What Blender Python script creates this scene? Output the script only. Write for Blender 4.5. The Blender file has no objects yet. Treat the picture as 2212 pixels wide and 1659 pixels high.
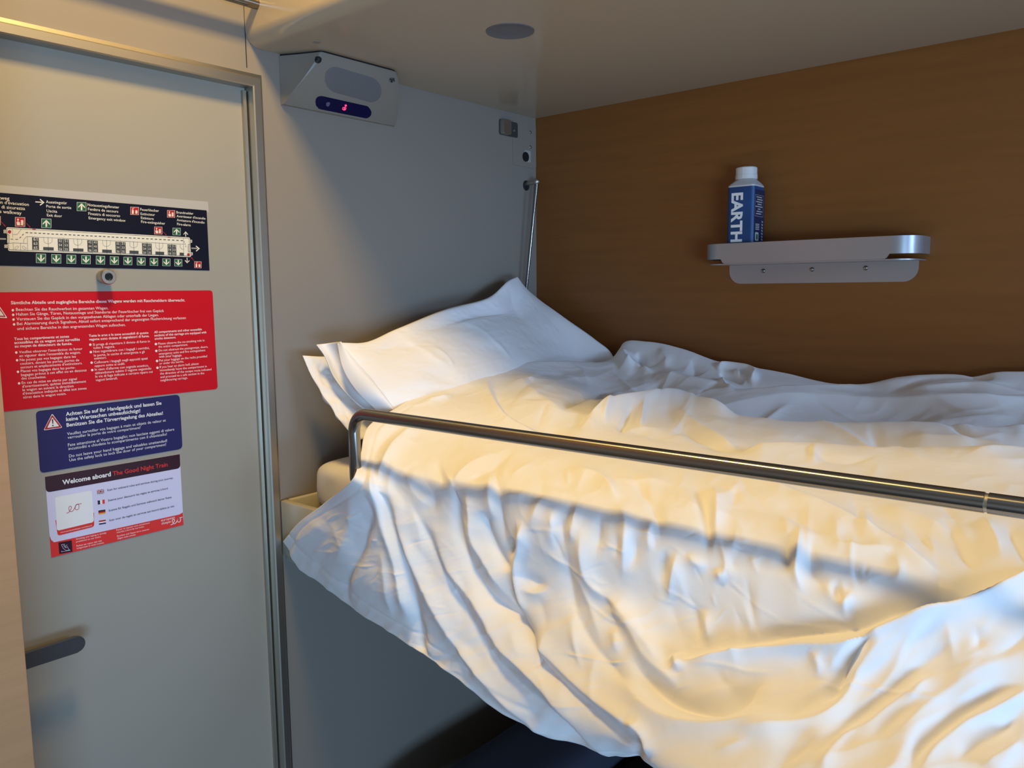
import bpy, bmesh, math
import numpy as np
from mathutils import Vector, Matrix

sc = bpy.context.scene
col = sc.collection
W, H, F = 2212.0, 1659.0, 1713.4
# ------------------------------------------------------------------ camera
RM = np.array([[0.6454, -0.7638, -0.0095], [0.0968, 0.0694, 0.9929], [0.7577, 0.6418, -0.1189]])
yaw, pit, rol = math.radians(40.2346), math.radians(-6.8275), math.radians(-0.5487)
_f = np.array([math.cos(pit)*math.cos(yaw), math.cos(pit)*math.sin(yaw), math.sin(pit)])
_r = np.array([math.sin(yaw), -math.cos(yaw), 0.0]); _u = np.cross(_r, _f)
RM = np.array([math.cos(rol)*_r+math.sin(rol)*_u, -math.sin(rol)*_r+math.cos(rol)*_u, _f])
CAM = np.array([-1.6234, -1.287, 1.6])
cd = bpy.data.cameras.new('camera'); cam = bpy.data.objects.new('camera', cd); col.objects.link(cam)
cd.sensor_width = 36.0; cd.lens = 36.0*F/W; cd.clip_start = 0.02
M4 = Matrix.Identity(4)
for i in range(3):
    M4[i][0] = RM[0][i]; M4[i][1] = RM[1][i]; M4[i][2] = -RM[2][i]; M4[i][3] = CAM[i]
cam.matrix_world = M4
sc.camera = cam
# ------------------------------------------------------------------ colour management, world, lights
sc.view_settings.view_transform = 'Standard'; sc.view_settings.look = 'None'
sc.view_settings.gamma = 1.0; sc.view_settings.use_curve_mapping = False
sc.view_settings.exposure = 0.17
wd = bpy.data.worlds.new('world'); sc.world = wd; wd.use_nodes = True
wd.node_tree.nodes['Background'].inputs[0].default_value = (0.45, 0.62, 0.95, 1)
wd.node_tree.nodes['Background'].inputs[1].default_value = 0.3

def area(name, loc, target, sx, sy, color, power, spread=180):
    ld = bpy.data.lights.new(name, 'AREA'); ld.shape = 'RECTANGLE'; ld.size = sx; ld.size_y = sy
    ld.color = color; ld.energy = power; ld.spread = math.radians(spread)
    o = bpy.data.objects.new(name, ld); col.objects.link(o); o.location = loc
    o.rotation_euler = (Vector(target)-Vector(loc)).to_track_quat('-Z', 'Y').to_euler()
    return o
LAMP = (-1.12, -0.50, 2.545)
area('lamp_light', LAMP, (LAMP[0], LAMP[1], 0), 0.17, 0.16, (1.0, 0.66, 0.20), 12.0)
FILL_LAMP = (-1.12, -1.55, 2.545)
area('warm_fill_rear', FILL_LAMP, (FILL_LAMP[0], FILL_LAMP[1], 0), 0.17, 0.70, (1.0, 0.66, 0.20), 1.8)  # added rear lamp, warms the near duvet and puts a highlight on the rail
area('daylight', (-2.60, -3.145, 1.02), (-0.95, -0.1, 1.02), 1.30, 0.64, (0.38, 0.65, 1.0), 58.0)
area('duvet_top_fill', (-0.70, -3.145, 1.95), (-0.40, -0.95, 1.33), 0.9, 0.34, (0.42, 0.64, 1.0), 2.2, 50)  # added narrow-beam fill, brings blue onto the back of the duvet

# ------------------------------------------------------------------ helpers
def ray(x, y):
    return RM.T @ np.array([(x-W/2)/F, -(y-H/2)/F, 1.0])
def A(x, y, Y=0.0):
    d = ray(x, y); return CAM + d*((Y-CAM[1])/d[1])
def B(x, y, X=0.0):
    d = ray(x, y); return CAM + d*((X-CAM[0])/d[0])
def ZP(x, y, z):
    d = ray(x, y); return CAM + d*((z-CAM[2])/d[2])
def proj(P):
    q = (np.asarray(P)-CAM) @ RM.T
    return W/2+F*q[..., 0]/q[..., 2], H/2-F*q[..., 1]/q[..., 2]

MATS = {}
def mat(name, color, rough=0.5, metal=0.0, spec=0.5, noise=None, bump=None, coat=0.0, emit=None, sheen=0.0, sub=0.0):
    if name in MATS: return MATS[name]
    m = bpy.data.materials.new(name); m.use_nodes = True
    nt = m.node_tree; b = nt.nodes['Principled BSDF']
    b.inputs['Base Color'].default_value = (*color, 1); b.inputs['Roughness'].default_value = rough
    b.inputs['Metallic'].default_value = metal; b.inputs['Specular IOR Level'].default_value = spec
    b.inputs['Coat Weight'].default_value = coat; b.inputs['Coat Roughness'].default_value = 0.12
    b.inputs['Sheen Weight'].default_value = sheen
    if emit: b.inputs['Emission Color'].default_value = (*emit[0], 1); b.inputs['Emission Strength'].default_value = emit[1]
    tc = nt.nodes.new('ShaderNodeTexCoord')
    if noise:  # (scale, amount, detail, stretch)
        n = nt.nodes.new('ShaderNodeTexNoise'); n.inputs['Scale'].default_value = noise[0]; n.inputs['Detail'].default_value = noise[2]
        mp = nt.nodes.new('ShaderNodeMapping'); mp.inputs['Scale'].default_value = noise[3]
        nt.links.new(tc.outputs['Object'], mp.inputs[0]); nt.links.new(mp.outputs[0], n.inputs['Vector'])
        r = nt.nodes.new('ShaderNodeMapRange'); r.inputs['To Min'].default_value = 1-noise[1]; r.inputs['To Max'].default_value = 1+noise[1]
        r.inputs['From Min'].default_value = 0.25; r.inputs['From Max'].default_value = 0.75
        nt.links.new(n.outputs['Fac'], r.inputs['Value'])
        mx = nt.nodes.new('ShaderNodeVectorMath'); mx.operation = 'SCALE'; mx.inputs[0].default_value = color
        nt.links.new(r.outputs[0], mx.inputs['Scale']); nt.links.new(mx.outputs[0], b.inputs['Base Color'])
    if bump:  # (scale, strength, distance)
        n = nt.nodes.new('ShaderNodeTexNoise'); n.inputs['Scale'].default_value = bump[0]; n.inputs['Detail'].default_value = 4
        nt.links.new(tc.outputs['Object'], n.inputs['Vector'])
        bp = nt.nodes.new('ShaderNodeBump'); bp.inputs['Strength'].default_value = bump[1]; bp.inputs['Distance'].default_value = bump[2]
        nt.links.new(n.outputs['Fac'], bp.inputs['Height']); nt.links.new(bp.outputs[0], b.inputs['Normal'])
    MATS[name] = m; return m

M_PANEL = mat('laminate_panel', (0.27, 0.236, 0.20), 0.42, spec=0.4, bump=(420, 0.05, 0.0006))
M_DOOR = mat('door_laminate', (0.335, 0.312, 0.262), 0.45, spec=0.4, bump=(420, 0.05, 0.0006))
M_SOFFIT = mat('berth_underside', (0.42, 0.345, 0.25), 0.17, spec=0.55, bump=(300, 0.03, 0.0004))
M_BERTH = mat('cream_plastic', (0.50, 0.47, 0.38), 0.3, spec=0.5)
M_STEEL = mat('brushed_steel', (0.50, 0.465, 0.40), 0.42, metal=1.0, bump=(900, 0.05, 0.0003))
M_CHROME = mat('polished_steel', (0.30, 0.285, 0.27), 0.12, metal=1.0)
M_ALU = mat('grey_aluminium', (0.40, 0.40, 0.42), 0.32, metal=0.6, bump=(700, 0.05, 0.0003))
M_GREY = mat('grey_plastic', (0.25, 0.225, 0.19), 0.42, bump=(900, 0.12, 0.0003))
M_LENS = mat('lens_plastic', (0.15, 0.15, 0.155), 0.45, bump=(1500, 0.2, 0.0003))
M_BLUEP = mat('blue_panel', (0.002, 0.002, 0.045), 0.5, spec=0.2)
M_BLACK = mat('black', (0.006, 0.006, 0.007), 0.6)
M_DARK = mat('dark_rubber', (0.02, 0.02, 0.025), 0.5)
M_HANDLE = mat('dark_handle', (0.05, 0.05, 0.055), 0.38)
M_COTTON = mat('white_cotton', (0.85, 0.85, 0.86), 0.9, spec=0.15, bump=(95, 0.22, 0.0016), sheen=0.1)
M_SHEET = mat('white_sheet', (0.76, 0.73, 0.70), 0.9, spec=0.15, bump=(60, 0.2, 0.0015))
M_PILLOW = mat('pillow_cotton', (0.85, 0.84, 0.85), 0.9, spec=0.15, bump=(60, 0.15, 0.0015), sheen=0.1)
M_NAVY = mat('navy_upholstery', (0.050, 0.054, 0.088), 0.95, bump=(1200, 0.4, 0.0006))
M_WHITE = mat('white_plastic', (0.78, 0.77, 0.76), 0.4)
M_FLOOR = mat('floor_vinyl', (0.10, 0.10, 0.11), 0.6, noise=(40, 0.2, 4, (1, 1, 1)))
M_LIGHTWALL = mat('cream_wall', (0.60, 0.52, 0.42), 0.6)
M_CEIL = mat('room_ceiling', (0.60, 0.57, 0.50), 0.5)

M_RAIL = mat('turned_steel', (0.27, 0.255, 0.235), 0.24, metal=1.0)
_tn = M_RAIL.node_tree.nodes.new('ShaderNodeTangent'); _tn.direction_type = 'RADIAL'; _tn.axis = 'Y'
_pb = M_RAIL.node_tree.nodes['Principled BSDF']; _pb.inputs['Anisotropic'].default_value = 0.85; _pb.inputs['Anisotropic Rotation'].default_value = 0.25
M_RAIL.node_tree.links.new(_tn.outputs[0], _pb.inputs['Tangent'])
def wood_mat(name, base, dark, rough=0.42):
    m = bpy.data.materials.new(name); m.use_nodes = True; nt = m.node_tree; b = nt.nodes['Principled BSDF']
    b.inputs['Roughness'].default_value = rough; b.inputs['Specular IOR Level'].default_value = 0.35
    tc = nt.nodes.new('ShaderNodeTexCoord')
    def layer(sc_, nscale, detail, dist):
        mp = nt.nodes.new('ShaderNodeMapping'); mp.inputs['Scale'].default_value = sc_
        n = nt.nodes.new('ShaderNodeTexNoise'); n.inputs['Scale'].default_value = nscale; n.inputs['Detail'].default_value = detail; n.inputs['Distortion'].default_value = dist
        nt.links.new(tc.outputs['Object'], mp.inputs[0]); nt.links.new(mp.outputs[0], n.inputs['Vector']); return n
    n1 = layer((1, 0.9, 14), 4, 5, 0.4); n2 = layer((1, 6, 220), 3, 3, 0.2)
    mx = nt.nodes.new('ShaderNodeMath'); mx.operation = 'MULTIPLY_ADD'; mx.inputs[1].default_value = 0.4
    nt.links.new(n2.outputs['Fac'], mx.inputs[0]); nt.links.new(n1.outputs['Fac'], mx.inputs[2])
    cr = nt.nodes.new('ShaderNodeValToRGB'); cr.color_ramp.elements[0].position = 0.42; cr.color_ramp.elements[1].position = 0.98
    cr.color_ramp.elements[0].color = (*dark, 1); cr.color_ramp.elements[1].color = (*base, 1)
    nt.links.new(mx.outputs[0], cr.inputs[0]); nt.links.new(cr.outputs[0], b.inputs['Base Color'])
    MATS[name] = m; return m
M_WOOD = wood_mat('beech_veneer', (0.245, 0.089, 0.021), (0.20, 0.072, 0.016))
M_WOOD2 = wood_mat('pale_beech', (0.54, 0.31, 0.16), (0.46, 0.26, 0.13))

def mesh_obj(name, verts, faces, mats, parent=None, smooth=False, midx=None, auto=None):
    me = bpy.data.meshes.new(name); me.from_pydata([tuple(map(float, v)) for v in verts], [], faces)
    for m in (mats if isinstance(mats, (list, tuple)) else [mats]): me.materials.append(m)
    if midx is not None: me.polygons.foreach_set('material_index', midx)
    if smooth: me.polygons.foreach_set('use_smooth', [True]*len(me.polygons))
    me.update()
    if auto is not None: me.set_sharp_from_angle(angle=math.radians(auto))
    o = bpy.data.objects.new(name, me); col.objects.link(o)
    if parent: o.parent = parent
    return o
def from_bm(name, bm, m, parent=None, smooth=False, auto=None):
    me = bpy.data.meshes.new(name); bmesh.ops.recalc_face_normals(bm, faces=bm.faces[:]); bm.to_mesh(me); bm.free()
    for x in (m if isinstance(m, (list, tuple)) else [m]): me.materials.append(x)
    if smooth:
        me.polygons.foreach_set('use_smooth', [True]*len(me.polygons))
        if auto is not None: me.set_sharp_from_angle(angle=math.radians(auto))
    o = bpy.data.objects.new(name, me); col.objects.link(o)
    if parent: o.parent = parent
    return o
def box(bm, x0, x1, y0, y1, z0, z1, bev=0.0, seg=2):
    r = bmesh.ops.create_cube(bm, size=1.0); vs = r['verts']
    for v in vs:
        v.co.x = x0 if v.co.x < 0 else x1; v.co.y = y0 if v.co.y < 0 else y1; v.co.z = z0 if v.co.z < 0 else z1
    if bev > 0:
        es = {e for v in vs for e in v.link_edges}
        bmesh.ops.bevel(bm, geom=list(es), offset=bev, segments=seg, affect='EDGES', profile=0.5)
def boxo(name, b, m, parent=None, bev=0.0, seg=2):
    bm = bmesh.new(); box(bm, *b, bev=bev, seg=seg); return from_bm(name, bm, m, parent, smooth=bev > 0, auto=40)
def tube_mesh(pts, r, n=20, caps=True):
    pts = [np.array(p, float) for p in pts]; vs = []; fs = []
    if not hasattr(r, '__len__'): r = [r]*len(pts)
    up = None
    for i, p in enumerate(pts):
        t = (pts[min(i+1, len(pts)-1)]-pts[max(i-1, 0)]); t = t/np.linalg.norm(t)
        if up is None:
            up = np.array([0, 0, 1.0]) if abs(t[2]) < 0.9 else np.array([1.0, 0, 0])
        a = up-t*np.dot(up, t); a /= np.linalg.norm(a); up = a; b = np.cross(t, a)
        for k in range(n):
            an = 2*math.pi*k/n; vs.append(p+r[i]*(math.cos(an)*a+math.sin(an)*b))
    for i in range(len(pts)-1):
        for k in range(n):
            fs.append((i*n+k, i*n+(k+1) % n, (i+1)*n+(k+1) % n, (i+1)*n+k))
    if caps:
        fs.append(tuple(range(n))[::-1]); fs.append(tuple(range((len(pts)-1)*n, len(pts)*n)))
    return vs, fs
def tube(name, pts, r, m, parent=None, n=20):
    v, f = tube_mesh(pts, r, n); return mesh_obj(name, v, f, m, parent, smooth=True, auto=50)
def lathe(name, prof, c, axis, m, parent=None, n=24):  # prof: (radius, height along axis)
    ax = np.array(axis, float); ax /= np.linalg.norm(ax)
    a = np.cross(ax, [0.3, 0.5, 0.81]); a /= np.linalg.norm(a); b = np.cross(ax, a); vs = []; fs = []
    for r, h in prof:
        for k in range(n):
            an = 2*math.pi*k/n; vs.append(np.array(c)+ax*h+max(r, 1e-5)*(math.cos(an)*a+math.sin(an)*b))
    for i in range(len(prof)-1):
        for k in range(n): fs.append((i*n+k, i*n+(k+1) % n, (i+1)*n+(k+1) % n, (i+1)*n+k))
    fs.append(tuple(range(n))[::-1]); fs.append(tuple(range((len(prof)-1)*n, len(prof)*n)))
    bm = bmesh.new(); bv = [bm.verts.new(v) for v in vs]
    for f_ in fs: bm.faces.new([bv[i] for i in f_])
    return from_bm(name, bm, m, parent, smooth=True, auto=45)
def prism(name, poly, vec, m, parent=None, bev=0.0, smooth=True):  # poly: 3D loop, extruded by vec
    bm = bmesh.new(); v0 = [bm.verts.new(p) for p in poly]; v1 = [bm.verts.new(np.array(p)+np.array(vec)) for p in poly]
    n = len(poly); bm.faces.new(v0); bm.faces.new(v1[::-1])
    for i in range(n): bm.faces.new((v0[i], v1[i], v1[(i+1) % n], v0[(i+1) % n]))
    if bev: bmesh.ops.bevel(bm, geom=bm.edges[:], offset=bev, segments=2, affect='EDGES', clamp_overlap=True)
    return from_bm(name, bm, m, parent, smooth=smooth, auto=35)
def tag(o, label, cat, group=None):
    o['label'] = label; o['category'] = cat
    if group: o['group'] = group
    return o
def empty(name, loc, label, cat, group=None):
    o = bpy.data.objects.new(name, None); col.objects.link(o); o.empty_display_size = 0.02
    o['_loc'] = 0; del o['_loc']
    return tag(o, label, cat, group)
def struct(o): o['kind'] = 'structure'; return o
def settle(root, loc):  # put an Empty at the thing's base, keep the parts where they are
    loc = Vector(loc); root.location = loc
    for ch in root.children: ch.location = ch.location-loc
def rrect(cx, cz, w, h, r, n=8):
    out = []
    for sx, sz, a0 in ((1, 1, 0), (-1, 1, 90), (-1, -1, 180), (1, -1, 270)):
        for k in range(n+1):
            a = math.radians(a0+90*k/n); out.append((cx+sx*(w/2-r)+r*math.cos(a), cz+sz*(h/2-r)+r*math.sin(a)))
    return out

# ------------------------------------------------------------------ the room
LX, RY, TOP = -3.45, -3.08, 2.60
def wallbox(name, b, m): return struct(boxo(name, b, m))
wallbox('floor', (LX-.05, 0.05, RY-.05, 0.08, -0.05, 0.0), M_FLOOR)
wallbox('ceiling', (LX-.05, 0.05, RY-.05, 0.08, TOP, TOP+.05), M_CEIL)
wallbox('wall_right', (0.0, 0.05, RY-.05, 0.06, 0.0, TOP), M_WOOD)
wallbox('wall_left', (LX-.05, LX, RY-.05, 0.06, 0.0, TOP), M_LIGHTWALL)
# corridor wall: pieces round the door opening (X -1.44..-0.812, Z 0..1.95)
bm = bmesh.new()
box(bm, -0.806, 0.0, 0.0, 0.05, 0.0, TOP); box(bm, LX, -1.46, 0.0, 0.05, 0.0, TOP); box(bm, -1.46, -0.806, 0.0, 0.05, 1.96, TOP)
struct(from_bm('wall_corridor', bm, M_PANEL))
# window wall with an opening
bm = bmesh.new()
wx0, wx1, wz0, wz1 = -3.30, -0.24, 0.66, 2.14
box(bm, LX, wx0, RY-.05, RY, 0, TOP); box(bm, wx1, 0, RY-.05, RY, 0, TOP); box(bm, wx0, wx1, RY-.05, RY, 0, wz0); box(bm, wx0, wx1, RY-.05, RY, wz1, TOP)
struct(from_bm('wall_window', bm, M_PANEL))
bm = bmesh.new()
for b_ in ((wx0, wx0+.03, wz0, wz1), (wx1-.03, wx1, wz0, wz1), (wx0+.03, wx1-.03, wz0, wz0+.03), (wx0+.03, wx1-.03, wz1-.03, wz1)):
    box(bm, b_[0], b_[1], RY-.04, RY+.012, b_[2], b_[3], bev=.003)
struct(from_bm('window_1', bm, M_ALU, smooth=True, auto=40))
# seam strips on the corridor wall
struct(boxo('trim_2', (-0.8155, -0.8140, -0.0006, 0.0, 1.99, TOP), M_DARK))
# door
door = struct(boxo('door_1', (-1.455, -0.8135, 0.012, 0.045, 0.0, 1.957), M_DOOR))
boxo('edge_seal', (-0.8215, -0.8150, 0.0055, 0.0125, 0.0, 1.952), M_STEEL, door)
# frame: L-shaped section all round, mitred at the corner
def frame_piece():
    bm = bmesh.new()
    # vertical member, front flange + reveal
    prof = [(-0.8125, 0.012), (-0.8125, -0.0125), (-0.8105, -0.0145), (-0.7985, -0.0145), (-0.7965, -0.0125), (-0.7945, -0.0045), (-0.7880, -0.0030), (-0.7870, 0.0)]
    def sweep(zt, zb, flip=False):
        pass
    n = len(prof)
    def loop(kind):
        out = []
        for x, y in prof:
            d = x+0.8125
            if kind == 'bot': out.append((x, y, 0.0))
            elif kind == 'cor': out.append((x, y, 1.957+d))
            elif kind == 'left': out.append((-1.4555-d, y, 1.957+d))
            elif kind == 'lbot': out.append((-1.4555-d, y, 0.0))
        return [bm.verts.new(p) for p in out]
    Ls = [loop(k) for k in ('bot', 'cor', 'left', 'lbot')]
    for a, b in zip(Ls, Ls[1:]):
        for i in range(n-1): bm.faces.new((a[i], a[i+1], b[i+1], b[i]))
        bm.faces.new((a[n-1], a[0], b[0], b[n-1]))
    bm.faces.new(Ls[0]); bm.faces.new(Ls[-1][::-1])
    return bm
struct(from_bm('trim_1', frame_piece(), M_STEEL, smooth=True, auto=25))
# door handle: dark flat lever held off the door
hz = 1.0665
hp = []
for k in range(13):
    a = math.radians(-90+180*k/12); hp.append((-1.172+0.0125*math.cos(a), -0.030, hz+0.0125*math.sin(a)))
hp = hp[:7]+hp[7:]+[(-1.30, -0.030, hz+.0125), (-1.30, -0.030, hz-.0125)]
hnd = prism('door_handle', hp, (0, 0.008, 0), M_HANDLE, door, bev=0.0012); hnd['label'] = 'dark flat lever handle'
tube('handle_spindle', [(-1.275, -0.022, hz), (-1.275, 0.012, hz)], 0.010, M_STEEL, door)
# small knob between the two upper signs
kb = A(235, 598, -0.009)
lathe('lock_bolt', [(0.0105, 0), (0.0105, 0.010), (0.0112, 0.0115), (0.0118, 0.0195), (0.0105, 0.0215), (0.0062, 0.0215), (0.0058, 0.014)], (kb[0], 0.012, kb[2]), (0, -1, 0), M_STEEL, door, 32)
lathe('bolt_socket', [(0.0055, 0), (0.0055, 0.0008)], (kb[0], -0.0035, kb[2]), (0, -1, 0), M_BLACK, door, 6)

# wardrobe at the left edge of the view
struct(boxo('wall_partition', (LX, -1.2935, -0.20, -0.165, 0.0, TOP), M_WOOD2, bev=0.003))

# curtain rail above the door, ends in the upper berth's face
rod = tube('curtain_rod', [(-1.50, -0.040, 2.088), (-0.8150, -0.040, 2.088)], 0.0095, M_CHROME)
tag(rod, 'thin steel rod running above the door into the upper berth side', 'rod')

# ------------------------------------------------------------------ upper berth
ub = empty('upper_berth', None, 'underside of the cream upper berth above the bed', 'berth')
pr = []
for k in range(9):
    a = math.radians(180+90*k/8); pr.append((-0.789+0.026*math.cos(a), 0, 2.053+0.026*math.sin(a)))
pr += [(-0.002, 0, 2.027), (-0.002, 0, 2.33), (-0.790, 0, 2.33), (-0.800, 0, 2.350), (-0.815, 0, 2.345)]
prism('berth_shell', [(x, -0.001, z) for x, y, z in pr], (0, -2.10, 0), M_SOFFIT, ub)
lc = ZP(1102, 67, 2.027)
lathe('light_recess', [(0.0405, 0), (0.0405, 0.0014), (0.0385, 0.0016), (0.0370, 0.0010), (0.020, 0.0009), (0.0, 0.0009)], (lc[0], lc[1], 2.0272), (0, 0, -1), mat('recess_grey', (0.13, 0.135, 0.15), 0.6), ub, 48)
sp = ZP(684, 91, 2.027)
lathe('cover_cap', [(0.0068, 0), (0.0066, 0.0008)], (sp[0], sp[1], 2.0272), (0, 0, -1), mat('cap_grey', (0.27, 0.24, 0.20), 0.45), ub)
settle(ub, (-0.4, -0.975, 2.027))

# ------------------------------------------------------------------ bed: berth frame, mattress
fr = empty('middle_berth', None, 'cream middle berth tray under the mattress', 'berth')
bm = bmesh.new()
box(bm, -0.782, -0.002, -1.95, -0.002, 1.085, 1.165, bev=.004)
from_bm('berth_panel', bm, M_BERTH, fr, smooth=True, auto=40)
bm = bmesh.new()
box(bm, -0.790, -0.774, -1.95, -0.004, 1.10, 1.207, bev=.004); box(bm, -0.774, -0.004, -0.016, -0.002, 1.16, 1.207, bev=.004)
from_bm('raised_rim', bm, M_BERTH, fr, smooth=True, auto=40)
bm = bmesh.new(); box(bm, -0.752, -0.70, -0.030, -0.001, 1.060, 1.086, bev=.006)
from_bm('support_bracket', bm, M_HANDLE, fr, smooth=True, auto=40)
settle(fr, (-0.4, -0.975, 1.085))
# mattress in a fitted sheet: rounded block with soft creases
def superblock(c, hs, e, nu=96, nv=64, noise=0.0, freq=9):
    vs = []; fs = []
    for i in range(nv+1):
        ph = -math.pi/2+math.pi*i/nv
        for j in range(nu):
            th = 2*math.pi*j/nu
            f = lambda w, m_: math.copysign(abs(w)**m_, w)
            x = f(math.cos(ph), e[1])*f(math.cos(th), e[0]); y = f(math.cos(ph), e[1])*f(math.sin(th), e[0]); z = f(math.sin(ph), e[1])
            d = 1+noise*(math.sin(freq*x*3+z*5)*math.sin(freq*y*7+1))
            vs.append((c[0]+hs[0]*x*d, c[1]+hs[1]*y, c[2]+hs[2]*z*d))
    for i in range(nv):
        for j in range(nu): fs.append((i*nu+j, i*nu+(j+1) % nu, (i+1)*nu+(j+1) % nu, (i+1)*nu+j))
    return vs, fs
v, f = superblock((-0.385, -0.955, 1.232), (0.372, 0.935, 0.066), (0.12, 0.42), noise=0.004)
mt = mesh_obj('mattress', v, f, M_SHEET, smooth=True)
tag(mt, 'mattress in a white fitted sheet at the head of the berth', 'mattress')
# piping of the sheet along the visible end
zt = 1.272
pp = [(-0.30, -0.021, zt+.002), (-0.55, -0.021, zt), (-0.70, -0.024, zt-.002), (-0.738, -0.036, zt-.003), (-0.752, -0.07, zt-.003), (-0.757, -0.16, zt-.002), (-0.757, -0.40, zt-.002)]

# ------------------------------------------------------------------ smooth patches
def cubic(xk, yk, x):  # Catmull-Rom style interpolation with clamped ends
    xk = np.array(xk, float); yk = np.array(yk, float)
    if xk[0] > xk[-1]: xk = xk[::-1]; yk = yk[::-1]
    d = np.gradient(yk, xk) if len(xk) > 2 else np.full(2, (yk[1]-yk[0])/(xk[1]-xk[0]))
    x = np.clip(x, xk[0], xk[-1]); i = np.clip(np.searchsorted(xk, x)-1, 0, len(xk)-2)
    h = xk[i+1]-xk[i]; t = (x-xk[i])/h
    return (2*t**3-3*t**2+1)*yk[i]+(t**3-2*t**2+t)*h*d[i]+(-2*t**3+3*t**2)*yk[i+1]+(t**3-t**2)*h*d[i+1]
def curve(pts, n):
    P = np.array(pts, float); L = np.r_[0, np.cumsum(np.linalg.norm(np.diff(P, axis=0), axis=1))]; L /= L[-1]
    t = np.linspace(0, 1, n); return np.stack([cubic(L, P[:, k], t) for k in range(3)], 1)
def grid_normals(P):
    du = np.gradient(P, axis=0); dv = np.gradient(P, axis=1); n = np.cross(du, dv)
    return n/(np.linalg.norm(n, axis=2, keepdims=True)+1e-12)
def smooth_noise(nu, nv, cu, cv, rng):  # smooth random field by cubic upsampling of a coarse grid
    g = rng.standard_normal((cu, cv)); xu = np.linspace(0, cu-1, nu); xv = np.linspace(0, cv-1, nv)
    t = np.stack([cubic(np.arange(cu), g[:, k], xu) for k in range(cv)], 1)
    return np.stack([cubic(np.arange(cv), t[k], xv) for k in range(nu)], 0)
def stroke_field(px, py, strokes):
    out = np.zeros_like(px)
    for pts, amp, wp, wn, *rest in strokes:
        taper = rest[0] if rest else 0.25
        P = np.array(pts, float)
        if len(P) > 2:  # round the polyline
            L = np.r_[0, np.cumsum(np.hypot(*np.diff(P, axis=0).T))]; L /= L[-1]; t = np.linspace(0, 1, 4*len(P)); P = np.stack([cubic(L, P[:, 0], t), cubic(L, P[:, 1], t)], 1)
        m = 3.2*max(wp, wn)
        sel = np.where((px > P[:, 0].min()-m) & (px < P[:, 0].max()+m) & (py > P[:, 1].min()-m) & (py < P[:, 1].max()+m))
        if not len(sel[0]): continue
        x = px[sel]; y = py[sel]; best = np.full(x.shape, 1e9); sd = np.zeros_like(x); tt = np.zeros_like(x)
        seg = np.hypot(*np.diff(P, axis=0).T); cum = np.r_[0, np.cumsum(seg)]
        for i in range(len(P)-1):
            dx, dy = (P[i+1]-P[i])/max(seg[i], 1e-6); rx = x-P[i, 0]; ry = y-P[i, 1]
            u = np.clip(rx*dx+ry*dy, 0, seg[i]); ex = rx-u*dx; ey = ry-u*dy; d = np.hypot(ex, ey)
            b = d < best; best[b] = d[b]; sd[b] = (dx*ry-dy*rx)[b]; tt[b] = ((cum[i]+u)/cum[-1])[b]
        w = np.where(sd > 0, wp, wn)
        prof = np.exp(-np.abs(best/w)**1.4)
        e = np.clip(np.minimum(tt, 1-tt)/max(taper, 1e-3), 0, 1); e = e*e*(3-2*e); e = np.maximum(e, 0.0)
        out[sel] += amp*1e-3*prof*e
    return out
def closed_sheet(name, P, thick, m, parent=None, Q=None):
    nu, nv, _ = P.shape; N = grid_normals(P); Q = P-N*thick[..., None] if Q is None else Q
    idx = np.arange(nu*nv).reshape(nu, nv)
    f1 = np.stack([idx[:-1, :-1], idx[1:, :-1], idx[1:, 1:], idx[:-1, 1:]], -1).reshape(-1, 4)
    f2 = f1[:, ::-1]+nu*nv
    per = np.r_[idx[0, :], idx[1:, -1], idx[-1, -2::-1], idx[-2:0:-1, 0]]; nx = np.roll(per, -1)
    f3 = np.stack([per, nx, nx+nu*nv, per+nu*nv], -1)
    V = np.r_[P.reshape(-1, 3), Q.reshape(-1, 3)]; Fs = np.r_[f1, f2, f3]
    me = bpy.data.meshes.new(name); me.vertices.add(len(V)); me.vertices.foreach_set('co', V.astype(np.float32).ravel())
    me.loops.add(Fs.size); me.loops.foreach_set('vertex_index', Fs.astype(np.int32).ravel())
    me.polygons.add(len(Fs)); me.polygons.foreach_set('loop_start', np.arange(0, Fs.size, 4, dtype=np.int32))
    me.polygons.foreach_set('use_smooth', np.ones(len(Fs), bool)); me.update(calc_edges=True); me.validate()
    me.materials.append(m); o = bpy.data.objects.new(name, me); col.objects.link(o)
    if parent: o.parent = parent
    return o

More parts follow.
